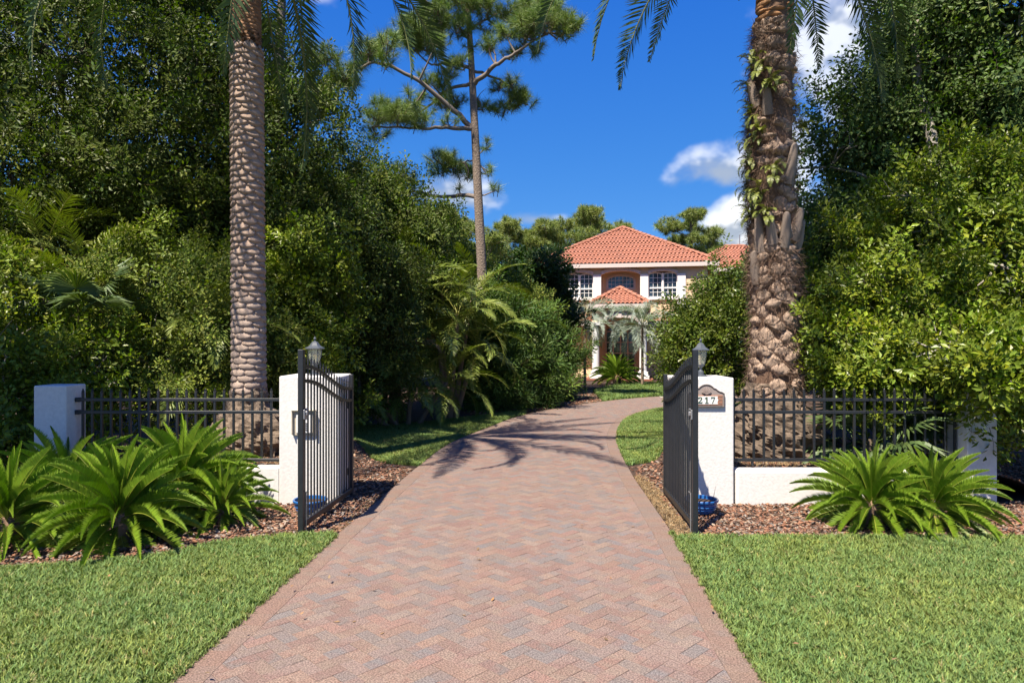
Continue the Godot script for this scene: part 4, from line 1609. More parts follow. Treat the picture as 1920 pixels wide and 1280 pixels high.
# ---------------------------------------------------------------- materials
func make_materials() -> void:
	var fine := noise_tex(0.12, grey(0.62), grey(1.0), 512, 3, 1)
	var coarse := noise_tex(0.02, grey(0.7), grey(1.0), 512, 5, 2)
	var speck := noise_tex(0.11, grey(0.38), grey(1.0), 1024, 3, 4, FastNoiseLite.TYPE_SIMPLEX_SMOOTH, 0.47, 0.2)
	var bumps := noise_tex(0.06, Color.BLACK, Color.WHITE, 512, 4, 7)
	var fibres := noise_tex(0.05, grey(0.5), grey(1.0), 512, 5, 9)
	mat("paver", Color(1.0, 0.985, 0.97), 0.9, speck, 1.7, bumps, 0.05)
	mat("sand", lin(0.16, 0.12, 0.09), 0.95, fine, 0.4)
	mat("litter", lin(0.085, 0.05, 0.032), 0.95, fibres, 0.6, bumps, 1.2)
	mat("far_ground", lin(0.07, 0.075, 0.03), 0.95, coarse, 9.0)
	mat("lawn_soil", lin(0.075, 0.085, 0.03), 0.95, fine, 0.5)
	mat("chip", Color.WHITE, 0.85)
	leaf_mat("grass", 0.6, Color(0.6, 0.65, 0.18), 0.3)
	mat("straw", Color.WHITE, 0.8)
	var st := noise_tex(0.02, grey(0.84), grey(1.0), 1024, 6, 21)
	mat("stucco", lin(0.74, 0.725, 0.69), 0.85, st, 1.3, bumps, 0.15)
	var metal := mat("black_metal", lin(0.018, 0.020, 0.024), 0.42, noise_tex(0.02, grey(0.6), grey(1.0), 256, 4, 33), 0.5)
	metal.metallic_specular = 0.6
	mat("zinc", lin(0.5, 0.5, 0.5), 0.45, fine, 0.1).metallic = 0.7
	mat("lantern_metal", lin(0.085, 0.10, 0.12), 0.5, fine, 0.2)
	var gl := StandardMaterial3D.new()
	gl.resource_name = "lantern_glass"
	gl.albedo_color = Color(0.85, 0.85, 0.76, 0.34)
	gl.transparency = BaseMaterial3D.TRANSPARENCY_ALPHA
	gl.roughness = 0.08
	gl.cull_mode = BaseMaterial3D.CULL_DISABLED
	mats.lantern_glass = gl
	mat("bulb", lin(0.75, 0.55, 0.25), 0.4)
	mat("plaque_stone", lin(0.36, 0.30, 0.27), 0.8, fine, 0.1)
	mat("plaque_dark", lin(0.13, 0.11, 0.10), 0.8)
	mat("plaque_clay", lin(0.42, 0.20, 0.12), 0.7, fine, 0.05)
	mat("plaque_white", lin(0.80, 0.79, 0.74), 0.45)
	mat("plaque_shell", lin(0.34, 0.27, 0.24), 0.75, fine, 0.05)
	mat("digit", lin(0.05, 0.09, 0.06), 0.5)
	mat("keypad_beige", lin(0.60, 0.54, 0.42), 0.6, fine, 0.3)
	mat("keypad_light", lin(0.72, 0.72, 0.70), 0.5)
	mat("keypad_key", lin(0.12, 0.12, 0.13), 0.5)
	var blue := mat("blue_glaze", lin(0.012, 0.11, 0.34), 0.16)
	blue.clearcoat_enabled = true
	blue.clearcoat = 0.7
	mat("palm_trunk", lin(0.62, 0.50, 0.41), 0.9, fibres, 0.28, bumps, 0.9)
	mat("fibre", lin(0.62, 0.55, 0.48), 0.95, fibres, 0.2, bumps, 0.5)
	mat("root_earth", lin(0.36, 0.27, 0.19), 0.95, fibres, 0.35, bumps, 2.0)
	mat("root_fibre", lin(0.38, 0.285, 0.205), 0.95, fibres, 0.22, bumps, 2.5)
	mat("oak_bark", lin(0.20, 0.17, 0.14), 0.9, fibres, 0.5, bumps, 1.5)
	mat("pale_bark", lin(0.45, 0.41, 0.35), 0.9, fibres, 0.7, bumps, 0.8)
	mat("pine_bark", lin(0.36, 0.28, 0.22), 0.9, noise_tex(0.035, grey(0.35), grey(1.0), 512, 5, 41, FastNoiseLite.TYPE_CELLULAR), 0.9, noise_tex(0.035, Color.BLACK, Color.WHITE, 512, 4, 41, FastNoiseLite.TYPE_CELLULAR), 3.0)
	mat("pine_limb", lin(0.27, 0.22, 0.185), 0.9, fibres, 0.4)
	leaf_mat("oak_leaf", 0.45, Color(0.68, 0.8, 0.18), 0.3)
	leaf_mat("broad_leaf", 0.36, Color(0.7, 0.8, 0.12), 0.38)
	leaf_mat("soft_leaf", 0.45, Color(0.7, 0.8, 0.2), 0.3)
	leaf_mat("needle", 0.5, Color(0.5, 0.55, 0.12))
	leaf_mat("palm_leaf", 0.42, Color(0.6, 0.65, 0.12), 0.4)
	leaf_mat("sago_leaf", 0.42, Color(0.5, 0.6, 0.06), 0.4)
	leaf_mat("fern_leaf", 0.5, Color(0.5, 0.55, 0.1))
	mat("cream", lin(0.80, 0.60, 0.38), 0.9, st, 1.3)
	mat("white_trim", lin(0.80, 0.79, 0.77), 0.8, st, 1.3)
	mat("pale_trim", lin(0.66, 0.57, 0.52), 0.8, st, 1.3)
	mat("roof_tile", lin(0.43, 0.18, 0.11), 0.8, coarse, 2.5)
	mat("terracotta", lin(0.33, 0.13, 0.08), 0.85, fine, 0.5)
	var wg := mat("window_glass", lin(0.03, 0.045, 0.06), 0.05)
	wg.metallic_specular = 0.9
	mat("petal", lin(0.8, 0.75, 0.75), 0.7)

# ---------------------------------------------------------------- scene
func _ready() -> void:
	rng.seed = 2024
	var cam := Camera3D.new()
	cam.name = "camera"
	cam.position = Vector3(0, 2.0, 0)
	cam.fov = 53.13
	cam.near = 0.05
	cam.far = 2000.0
	cam.current = true
	add_child(cam)
	var env := Environment.new()
	env.background_mode = Environment.BG_SKY
	var sky := Sky.new()
	var sm := PanoramaSkyMaterial.new()
	sm.panorama = make_sky()
	sky.sky_material = sm
	env.sky = sky
	env.background_energy_multiplier = 0.97
	env.tonemap_mode = Environment.TONE_MAPPER_LINEAR
	env.tonemap_exposure = 2.15
	env.sdfgi_enabled = true
	env.ssao_enabled = true
	env.ssil_enabled = true
	var we := WorldEnvironment.new()
	we.name = "environment"
	we.environment = env
	add_child(we)
	var sun := DirectionalLight3D.new()
	sun.name = "sun"
	sun.light_energy = 1.6
	sun.light_color = Color(1.0, 0.955, 0.89)
	sun.light_angular_distance = 0.53
	sun.shadow_enabled = true
	add_child(sun)
	sun.look_at_from_position(Vector3(-0.31, 1.0, 0.47) * 50.0, Vector3.ZERO, Vector3.UP)

	make_materials()
	build_ground()
	build_gateway()
	build_house()
	print("house done")
	build_palms()
	build_trees()
	build_small()

func build_ground() -> void:
	rng.seed = 77
	var b := MB.new()
	b.quad(Vector3(-900, -0.06, 60), Vector3(-900, -0.06, -900), Vector3(900, -0.06, -900), Vector3(900, -0.06, 60))
	structure("ground", b.mesh(), mats.far_ground)
	var left := smooth_line([Vector2(-2.10, -4), Vector2(-2.06, 2), Vector2(-2.016, 4), Vector2(-1.93, 5.22), Vector2(-1.82, 7.03), Vector2(-1.66, 9.01), Vector2(-1.50, 11.03), Vector2(-1.22, 13.47), Vector2(-0.59, 15.8), Vector2(0.4, 18.8), Vector2(2.6, 22.3), Vector2(5.69, 25.1), Vector2(12.0, 28.0), Vector2(18.0, 29.5)], 6)
	var right := smooth_line([Vector2(1.46, -4), Vector2(1.48, 2), Vector2(1.5, 4), Vector2(1.56, 5.2), Vector2(1.66, 6.86), Vector2(1.74, 8.7), Vector2(1.83, 10.58), Vector2(2.16, 14.1), Vector2(2.84, 17.3), Vector2(3.6, 19.1), Vector2(4.7, 20.6), Vector2(8.2, 23.0), Vector2(13.0, 24.6), Vector2(18.5, 25.6)], 6)
	build_driveway(left, right)
	var edge := func(line: Array, d0: float, d1: float, off: float) -> Array:
		var out := []
		for p in line:
			if p.y >= d0 and p.y <= d1:
				out.append(Vector2(p.x + off, p.y))
		return out
	# bark beds
	var lb: Array = [Vector2(-14, 5.1), Vector2(-7, 5.6), Vector2(-4.51, 6.02), Vector2(-3.9, 6.17), Vector2(-3.3, 6.4), Vector2(-2.88, 6.83), Vector2(-2.3, 7.07), Vector2(-1.83, 7.1)]
	var left_bed := PackedVector2Array(lb + edge.call(left, 7.15, 22.4, -0.003) + [Vector2(2.2, 27.5), Vector2(-4, 27.5), Vector2(-14, 27.5)])
	var right_bed := PackedVector2Array([Vector2(14, 7.0), Vector2(5.2, 7.0), Vector2(1.69, 7.0)] + edge.call(right, 7.1, 20.7, 0.003) + [Vector2(8.2, 23.1), Vector2(14, 24.0)])
	structure("bark_bed", sheet(left_bed, -0.024), mats.litter)
	structure("bark_bed", sheet(right_bed, -0.024), mats.litter)
	var far_bed := PackedVector2Array([Vector2(2.3, 27.6), Vector2(5.2, 32.2), Vector2(16, 33.2), Vector2(16, 37.8), Vector2(-6, 37.8), Vector2(-6, 27.6)])
	structure("bark_bed", sheet(far_bed, -0.024), mats.litter)
	for s in [-1.0, 1.0]:
		b = MB.new()
		var nx := 40
		var nd := 40
		for i in nx:
			for j in nd:
				var q := []
				for e in [[0, 0], [1, 0], [1, 1], [0, 1]]:
					var x: float = s * lerpf(2.3, 7.3, (i + e[0]) / float(nx))
					var d: float = lerpf(8.52, 13.8, (j + e[1]) / float(nd))
					q.append(Vector3(x, gh(x, d) - 0.020, -d))
				b.oquad(q[0], q[1], q[2], q[3], Vector3.UP)
		structure("raised_bed", b.mesh(), mats.litter)
	# lawns
	var lawns := []
	var rev := lb.duplicate()
	rev.reverse()
	lawns.append([PackedVector2Array([Vector2(-14, -4)] + edge.call(left, -4.0, 7.08, -0.003).slice(0).map(func(p): return p) + rev), 0])
	lawns[0][0] = PackedVector2Array(edge.call(left, -4.0, 7.08, -0.003) + rev + [Vector2(-14, -4)])
	lawns.append([PackedVector2Array(edge.call(right, -4.0, 6.98, 0.003) + [Vector2(1.69, 7.0), Vector2(5.2, 7.0), Vector2(14, 7.0), Vector2(14, -4)]), 0])
	lawns.append([PackedVector2Array(edge.call(left, 10.7, 19.3, -0.003) + [Vector2(0.35, 19.6), Vector2(-0.8, 18.4), Vector2(-2.1, 16.9), Vector2(-3.75, 15.8), Vector2(-4.6, 13.9), Vector2(-2.93, 12.3), Vector2(-2.1, 11.3)]), 1])
	lawns.append([PackedVector2Array(edge.call(right, 10.9, 20.7, 0.003) + [Vector2(8.0, 22.95), Vector2(8.6, 21.5), Vector2(6.3, 19.0), Vector2(4.8, 16), Vector2(4.2, 13.2), Vector2(2.6, 11.6)]), 1])
	lawns.append([PackedVector2Array(edge.call(left, 22.7, 27.5, -0.003) + [Vector2(16, 29.1), Vector2(16, 33.0), Vector2(8.5, 33.0), Vector2(5.2, 32.0), Vector2(3.3, 27.6)]), 2])
	for l in lawns:
		structure("lawn", sheet(l[0], -0.0165), mats.lawn_soil)
	var tufts := []
	for i in 5:
		tufts.append(tuft_mesh(9, 0.058, 0.0062, Color(0.165, 0.235, 0.075), 0.34))
	var cs := []
	var far := []
	for i in 5:
		cs.append(Copies.new())
		far.append(Copies.new())
	var greens := [Color(1, 1, 1), Color(0.9, 1.0, 0.95), Color(1.12, 1.06, 0.85), Color(0.8, 0.9, 0.85), Color(1.2, 1.12, 1.0)]
	for i in 2:
		scatter_in(lawns[i][0], 2700, cs, 0.7, 1.25, greens, 0.0, 0.4, false, 0.0, 99.0, 0.6)
	scatter_in(lawns[2][0], 1500, far, 0.85, 1.4, greens, 0.0, 0.3, false, 0.0, 99.0, 0.6)
	scatter_in(lawns[3][0], 1500, far, 0.85, 1.4, greens, 0.0, 0.3, false, 0.0, 21.5, 0.6)
	scatter_in(lawns[4][0], 240, far, 1.8, 2.8, greens, 0.0, 0.3)
	# runners that creep over the edging
	for i in 2:
		var line: Array = left if i == 0 else right
		var s: float = -1.0 if i == 0 else 1.0
		for j in line.size() - 1:
			var p0: Vector2 = line[j]
			var p1: Vector2 = line[j + 1]
			if p0.y < 3.3 or p0.y > (7.0 if i == 0 else 6.9):
				continue
			for e in int(p0.distance_to(p1) * 95):
				var p := p0.lerp(p1, rng.randf()) + Vector2(s * rnd(-0.035, 0.02), 0)
				cs[rng.randi() % 5].add(Transform3D((Basis(any_dir(), rnd(0, 0.6)) * Basis(Vector3.UP, rnd(0, TAU))).scaled_local(Vector3.ONE * rnd(0.6, 1.1)), Vector3(p.x, -0.008, -p.y)), tone(Color(1.1, 1.0, 0.9), 0.2))
	var g0 := thing("grass", "short mown grass of the front lawns beside the brick drive", "grass")
	stuff(g0)
	for i in 5:
		scatter(g0, "blades", tufts[i], mats.grass, cs[i])
	var g1 := thing("grass", "short mown grass along the drive beyond the gates", "grass")
	stuff(g1)
	for i in 5:
		scatter(g1, "blades", tufts[i], mats.grass, far[i])
	# straw and thatch along the drive by the gate
	var dry := []
	for i in 3:
		dry.append(tuft_mesh(9, 0.05, 0.004, Color(0.30, 0.22, 0.12), 0.35, 1.7))
	var dc := [Copies.new(), Copies.new(), Copies.new()]
	scatter_in(PackedVector2Array([Vector2(1.68, 6.95), Vector2(1.75, 8.7), Vector2(1.82, 10.2), Vector2(1.98, 10.2), Vector2(2.0, 8.0), Vector2(1.88, 6.95)]), 1500, dc, 0.6, 1.1, [Color(1, 1, 1), Color(0.8, 0.75, 0.7), Color(1.2, 1.1, 1.0)], 0.0, 0.5)
	scatter_in(PackedVector2Array([Vector2(-1.80, 7.1), Vector2(-1.70, 8.6), Vector2(-1.78, 8.6), Vector2(-1.95, 7.1)]), 900, dc, 0.6, 1.0, [Color(0.8, 0.7, 0.6)], 0.0, 0.5)
	for s in [-1.0, 1.0]:
		scatter_in(PackedVector2Array([Vector2(s * 2.9, 8.75), Vector2(s * 5.6, 8.75), Vector2(s * 5.6, 11.0), Vector2(s * 2.9, 11.0)]), 300, dc, 0.8, 1.5, [Color(1, 1, 1), Color(0.8, 0.7, 0.6)], 0.0, 0.6)
	var dg := thing("dry_grass", "straw coloured thatch between bark beds and brick edging", "dry grass")
	stuff(dg)
	for i in 3:
		scatter(dg, "blades", dry[i], mats.straw, dc[i])
	# bark chips
	var chips := []
	var cc := []
	for i in 8:
		chips.append(chip_mesh())
		cc.append(Copies.new())
	var browns := [Color(0.255, 0.120, 0.066), Color(0.190, 0.086, 0.050), Color(0.30, 0.155, 0.090), Color(0.105, 0.058, 0.040), Color(0.32, 0.23, 0.155), Color(0.21, 0.104, 0.062), Color(0.25, 0.205, 0.17)]
	var near_left := PackedVector2Array(lb + edge.call(left, 7.15, 10.7, 0.0) + [Vector2(-2.1, 11.3), Vector2(-2.93, 12.3), Vector2(-4.6, 13.6), Vector2(-9, 13.6), Vector2(-14, 8)])
	var near_right := PackedVector2Array([Vector2(9, 7.0), Vector2(5.2, 7.0), Vector2(1.90, 7.0), Vector2(1.92, 9.5), Vector2(1.86, 10.8), Vector2(2.6, 11.6), Vector2(4.2, 13.2), Vector2(9, 13.2)])
	scatter_in(near_left, 1150, cc, 0.022, 0.050, browns, 0.02, 0.5, true, 0.0, 8.8)
	scatter_in(near_left, 420, cc, 0.025, 0.055, browns, 0.02, 0.5, true, 8.8, 13.0)
	scatter_in(near_right, 1150, cc, 0.022, 0.050, browns, 0.02, 0.5, true, 0.0, 8.8)
	scatter_in(near_right, 420, cc, 0.025, 0.055, browns, 0.02, 0.5, true, 8.8, 13.0)
	scatter_in(PackedVector2Array([Vector2(-0.9, 18.5), Vector2(0.4, 19.5), Vector2(2.4, 22.2), Vector2(4.2, 24.2), Vector2(3.0, 26.5), Vector2(1.0, 22.8), Vector2(-1.4, 19.2)]), 150, cc, 0.04, 0.09, browns, 0.02, 0.4, true)
	var ch := thing("bark_chips", "red brown pine bark mulch strewn over the planting beds", "bark mulch")
	stuff(ch)
	for i in 8:
		scatter(ch, "chips", chips[i], mats.chip, cc[i])
	print("ground done")

func build_gateway() -> void:
	rng.seed = 31
	stucco_block("gate_pillar", "white stucco gate pillar carrying the beige keypad box", "pillar", Vector3(-2.87, -0.08, -9.1), Vector3(-2.14, 1.572, -8.4), 0.014, "inner gate pillars")
	stucco_block("gate_pillar", "white stucco gate pillar carrying the house number plaque", "pillar", Vector3(2.05, -0.08, -9.1), Vector3(2.735, 1.552, -8.4), 0.014, "inner gate pillars")
	stucco_block("end_pillar", "slim white stucco end pillar in shade behind the cycad clump", "pillar", Vector3(-5.895, -0.08, -8.8), Vector3(-5.495, 1.455, -8.4), 0.012, "outer end pillars")
	stucco_block("end_pillar", "white stucco end pillar dappled by leaves of the overhanging glossy shrub", "pillar", Vector3(5.61, -0.08, -8.8), Vector3(5.98, 1.40, -8.4), 0.012, "outer end pillars")
	stucco_block("low_wall", "low white stucco wall running behind the big cycad clump to the keypad pillar", "wall", Vector3(-5.494, -0.08, -8.66), Vector3(-2.872, 0.445, -8.415), 0.012, "low white walls")
	stucco_block("low_wall", "low white stucco wall with rounded end beside the number plaque pillar", "wall", Vector3(2.768, -0.08, -8.66), Vector3(5.608, 0.412, -8.415), 0.03, "low white walls")
	fence("black metal picket fence in front of the smooth palm trunk", -5.492, -2.873, -8.585, 0.1185, -5.40)
	fence("black metal picket fence in front of the shaggy palm trunk", 2.738, 5.607, -8.585, 0.1265, 2.79)
	gate("open black driveway gate standing beside the keypad pillar", Vector2(-2.08, 8.82), Vector2(-2.20, 7.12), -1.0)
	gate("open black driveway gate standing beside the number plaque pillar", Vector2(1.99, 8.85), Vector2(1.90, 7.08), 1.0)
	lantern("grey carriage lantern standing on the keypad pillar", Vector3(-2.52, 1.572, -8.72), 0.2)
	lantern("grey carriage lantern standing on the number plaque pillar", Vector3(2.42, 1.552, -8.75), 0.3)
	number_plaque(Vector3(2.388, 1.195, -8.398))
	keypad(Vector3(-2.555, 1.005, -8.398))
	var p := glazed_pot("round blue glazed pot with dry sprigs at foot of the number plaque pillar", Vector3(2.22, 0.0, -8.0), 1.0)
	var b := MB.new()
	b.col = Color(0.12, 0.14, 0.08)
	b.tube([Vector3(-0.05, 0.12, 0), Vector3(-0.06, 0.27, 0.01), Vector3(-0.045, 0.31, 0.01)], [0.004, 0.004, 0.003], 4)
	part(p, "sprig", b.mesh(), mats.straw)
	b = MB.new()
	b.col = Color(0.12, 0.14, 0.08)
	b.tube([Vector3(0.13, 0.12, 0), Vector3(0.15, 0.22, 0.01), Vector3(0.165, 0.31, 0.01)], [0.004, 0.003, 0.001], 4)
	part(p, "sprig", b.mesh(), mats.straw)
	glazed_pot("round blue glazed pot behind the gate bars at foot of the keypad pillar", Vector3(-2.36, 0.0, -7.98), 1.0)

func build_palms() -> void:
	rng.seed = 404
	var green := Color(0.075, 0.12, 0.045)
	var date := []
	for i in 5:
		date.append(frond_mesh(4.7, 104, 0.54, 0.030, 0.95 + 0.16 * i, 0.35, 0.55, 0.10, green, Color(0.20, 0.22, 0.08), 0.2, 0.12, 0.2))
	var p := tall_palm("tall slender palm with neat tiers of leaf scars behind picket fence", Vector3(-3.85, 0.34, -10.0), 8.85, Vector3(-0.06, 0, 0), 51)
	palm_crown(p, Vector3(-0.06, 9.0, 0), 33, 4.2, date, mats.palm_leaf, -0.66, 61)
	p = shaggy_palm("thick shaggy palm with rough leaf stubs and ferns on its trunk", Vector3(3.83, 0.34, -10.0), 8.95, Vector3(0.0, 0, 0), 52)
	palm_crown(p, Vector3(0.0, 9.1, 0), 37, 4.2, date, mats.palm_leaf, -0.56, 66)
	# ferns rooted in the shaggy trunk
	rng.seed = 91
	var fr := []
	for i in 4:
		fr.append(frond_mesh(0.30, 16, 0.062, 0.016, 1.3 + 0.25 * i, 0.1, 0.35, 0.1, Color(0.17, 0.20, 0.035), Color(0.2, 0.2, 0.06), 0.3, 0.1))
	var spots := [[-1.25, 5.75], [-0.85, 5.6], [-1.5, 5.35], [-0.5, 5.3], [-1.3, 5.0], [-1.6, 4.65], [-0.9, 4.6], [-1.35, 4.25], [-0.45, 4.1], [-1.55, 3.9], [-1.0, 3.75], [-1.4, 3.5], [-0.6, 3.45], [1.5, 4.85]]
	for s in spots:
		var d := Vector3(sin(s[0]), 0, cos(s[0]))
		var f := thing("tree_fern", "small yellow green fern tuft rooted on the shaggy palm trunk", "fern", Vector3(3.83, 0.34 + s[1], -10.0) + d * 0.33, "ferns on the shaggy palm trunk")
		for i in 13:
			var dirn := (d * rnd(0.5, 1.1) + Vector3(rnd(-0.8, 0.8), rnd(-0.3, 0.9), rnd(-0.5, 0.8))).normalized()
			var bs := Basis.looking_at(-dirn, Vector3.UP)
			part(f, "frond", fr[i % 4], mats.fern_leaf, Transform3D(bs.scaled_local(Vector3.ONE * rnd(0.6, 1.15)), Vector3(rnd(-0.05, 0.05), rnd(-0.1, 0.1), 0)))

	# cycads
	rng.seed = 120
	var sg := Color(0.150, 0.240, 0.020)
	var rib := Color(0.30, 0.33, 0.05)
	var sets := [[], [], []]
	for i in 3:
		sets[0].append(frond_mesh(0.92, 86, 0.145, 0.0125, 0.40 + 0.12 * i, 0.95, 0.75, 0.02, sg * 1.15, rib, 0.2, 0.13, 0.05))
		sets[1].append(frond_mesh(1.02, 92, 0.150, 0.0125, 0.80 + 0.15 * i, 0.85, 0.72, 0.04, sg, rib, 0.2, 0.12, 0.06))
		sets[2].append(frond_mesh(1.02, 90, 0.145, 0.0125, 1.10 + 0.2 * i, 0.72, 0.70, 0.06, sg * 0.85, rib * 0.9, 0.22, 0.12, 0.08))
	sets.append([frond_mesh(0.95, 60, 0.14, 0.013, 1.5, 0.4, 0.75, 0.25, Color(0.33, 0.21, 0.06), Color(0.34, 0.24, 0.09), 0.3, 0.12, 0.15), frond_mesh(0.95, 60, 0.14, 0.013, 1.2, 0.5, 0.75, 0.15, Color(0.24, 0.22, 0.03), Color(0.34, 0.3, 0.08), 0.3, 0.12, 0.12)])
	sago("largest cycad of the clump with upright bright green fronds nearest the lawn", Vector3(-3.95, 0.0, -6.85), 108, 0.88, sets, 201, -0.5)
	sago("tall cycad crowning the clump against the low wall and fence", Vector3(-3.75, 0.0, -7.75), 100, 0.88, sets, 202, -0.3).position.y = 0.12
	sago("low spreading cycad at the shaded end of the clump", Vector3(-5.0, 0.0, -6.75), 80, 0.84, sets, 203, -0.55)
	sago("dark cycad tucked against the slim end pillar", Vector3(-5.1, 0.0, -7.8), 56, 0.92, sets, 204, -0.35)
	sago("cycad drooping toward the keypad pillar over the low wall", Vector3(-3.2, 0.0, -7.55), 60, 0.62, sets, 205, -0.5)
	sago("bright cycad in front of the low wall beside the number plaque pillar", Vector3(3.95, 0.0, -7.5), 100, 0.76, sets, 206, -0.55)
	sago("cycad in front of the dappled end pillar", Vector3(4.6, 0.0, -7.45), 92, 0.76, sets, 207, -0.55)
	sago("dark round cycad on the bark mound before the house porch", Vector3(4.95, 0.0, -32.0), 60, 1.3, sets, 208, -0.1)

	# feathery clumping palms behind the gate and fence
	rng.seed = 130
	var ar := []
	for i in 4:
		ar.append(frond_mesh(1.75, 40, 0.36, 0.026, 1.1 + 0.25 * i, 0.25, 0.55, 0.35, Color(0.18, 0.228, 0.042), Color(0.28, 0.28, 0.06), 0.25, 0.16, 0.15))
	var dead := frond_mesh(1.6, 30, 0.3, 0.02, 1.9, 0.1, 0.7, 0.7, Color(0.42, 0.25, 0.10), Color(0.35, 0.22, 0.1), 0.3, 0.16, 0.3)
	clump_palm("feather_palm", "arching yellow green feather palm with a browned frond behind the lawn", Vector3(-3.0, 0, -16.9), [Vector3(-3.3, 2.3, -16.6), Vector3(-2.7, 3.1, -17.2), Vector3(-3.7, 1.5, -16.4), Vector3(-2.9, 1.6, -16.5), Vector3(-3.5, 3.3, -17.4)], ar + [dead], mats.palm_leaf, 16, 1.05, -0.55, 301, "feather palms among the shrubs")
	clump_palm("feather_palm", "feather palm leaning over the drive before the long needled pine", Vector3(-1.7, 0, -17.9), [Vector3(-1.4, 2.7, -17.6), Vector3(-1.9, 2.0, -17.7), Vector3(-0.9, 1.9, -18.4), Vector3(-1.9, 3.3, -18.4), Vector3(-1.1, 3.2, -18.8)], ar, mats.palm_leaf, 16, 1.05, -0.5, 302, "feather palms among the shrubs")
	clump_palm("feather_palm", "low feather palm at the lawn edge in shadow of the clump", Vector3(-2.5, 0, -16.3), [Vector3(-2.4, 0.9, -16.2), Vector3(-3.3, 0.9, -15.8), Vector3(-1.6, 1.0, -17.0), Vector3(-4.0, 0.9, -15.4)], ar, mats.palm_leaf, 15, 0.9, -0.3, 305, "feather palms among the shrubs")
	clump_palm("feather_palm", "feather palm standing behind the keypad pillar's lantern", Vector3(-4.1, 0, -15.9), [Vector3(-4.0, 2.3, -15.8), Vector3(-4.5, 3.0, -16.2)], ar, mats.palm_leaf, 13, 0.95, -0.45, 307, "feather palms among the shrubs")
	clump_palm("feather_palm", "feather palm rising from the oleander hedge by the drive", Vector3(-0.2, 0, -21.4), [Vector3(-0.3, 3.0, -21.3), Vector3(0.5, 2.6, -21.9)], ar, mats.palm_leaf, 12, 0.95, -0.45, 306, "feather palms among the shrubs")
	clump_palm("feather_palm", "feather palm hanging beside the tall slender palm trunk", Vector3(-5.0, 0.2, -11.4), [Vector3(-4.9, 2.3, -11.4), Vector3(-5.3, 1.5, -11.2)], ar, mats.palm_leaf, 11, 0.8, -0.5, 303, "feather palms among the shrubs")
	clump_palm("feather_palm", "pale feather palm above the shrubs behind the slim end pillar", Vector3(-8.0, 0, -11.8), [Vector3(-8.1, 3.6, -11.8), Vector3(-7.3, 3.2, -11.6), Vector3(-7.2, 2.4, -11.0)], ar, mats.palm_leaf, 13, 0.95, -0.5, 304, "feather palms among the shrubs")
	# fan palms
	var fans := []
	for i in 3:
		fans.append(fan_mesh(0.55, 26, Color(0.10, 0.15, 0.05)))
	rng.seed = 140
	var fp_spots := [[Vector3(-6.75, 0.1, -10.75), "fan palm with stiff pleated leaves among shrubs behind the slim end pillar", Vector3(0.1, 2.35, 0.1), 9], [Vector3(4.85, 0.33, -9.25), "low fan palm showing through the pickets beside the shaggy palm", Vector3(0, 0.35, 0), 12], [Vector3(5.35, 0.33, -9.4), "low fan palm in the gloom under the glossy shrub", Vector3(0, 0.3, 0), 10]]
	for s in fp_spots:
		var f := thing("fan_palm", s[1], "palm", s[0], "fan palms")
		var top: Vector3 = s[2]
		var b := MB.new()
		b.col = Color(0.45, 0.38, 0.3)
		b.tube([Vector3(0, -0.1, 0), top * 0.5, top], [0.06, 0.05, 0.04], 7)
		part(f, "stem", b.mesh(), mats.fibre)
		for i in s[3]:
			var el := rnd(-0.2, 1.1)
			var bs := Basis(Vector3.UP, i * 2.4 + rnd(-0.3, 0.3)) * Basis(Vector3.RIGHT, -el)
			part(f, "fan_leaf", fans[i % 3], mats.palm_leaf, Transform3D(bs.scaled_local(Vector3.ONE * rnd(0.75, 1.1)), top + bs.z * 0.55))
	# silvery palms before the house
	rng.seed = 150
	var pd := []
	for i in 4:
		pd.append(frond_mesh(2.0, 60, 0.36, 0.018, 1.9 + 0.22 * i, 0.55, 0.6, 0.15, Color(0.29, 0.35, 0.28), Color(0.38, 0.4, 0.3), 0.18, 0.14, 0.14))
	clump_palm("pindo_palm", "silvery palm with recurved fronds between oleander and porch", Vector3(3.15, 0, -29.5), [Vector3(3.15, 3.0, -29.5)], pd, mats.palm_leaf, 30, 1.0, -0.3, 311, "silvery palms before the house")
	clump_palm("pindo_palm", "silvery palm with recurved fronds hiding the porch column", Vector3(5.85, 0, -30.6), [Vector3(5.85, 2.75, -30.6)], pd, mats.palm_leaf, 32, 1.05, -0.3, 312, "silvery palms before the house")
	print("palms done")

func P(x: float, y: float, d: float, rx: float, ry: float, rz: float, share := 1.0) -> Array:
	return [Vector3(x, y, -d), Vector3(rx, ry, rz), share]

func sprays(count: int, leaves: int, twig: float, leaf: float, width: float, k: Color, vary := 0.28, droop := 0.0, whorl := false) -> Array:
	var out := []
	for i in count:
		out.append(spray_mesh(leaves, twig, leaf, width, k, vary, droop, whorl))
	return out

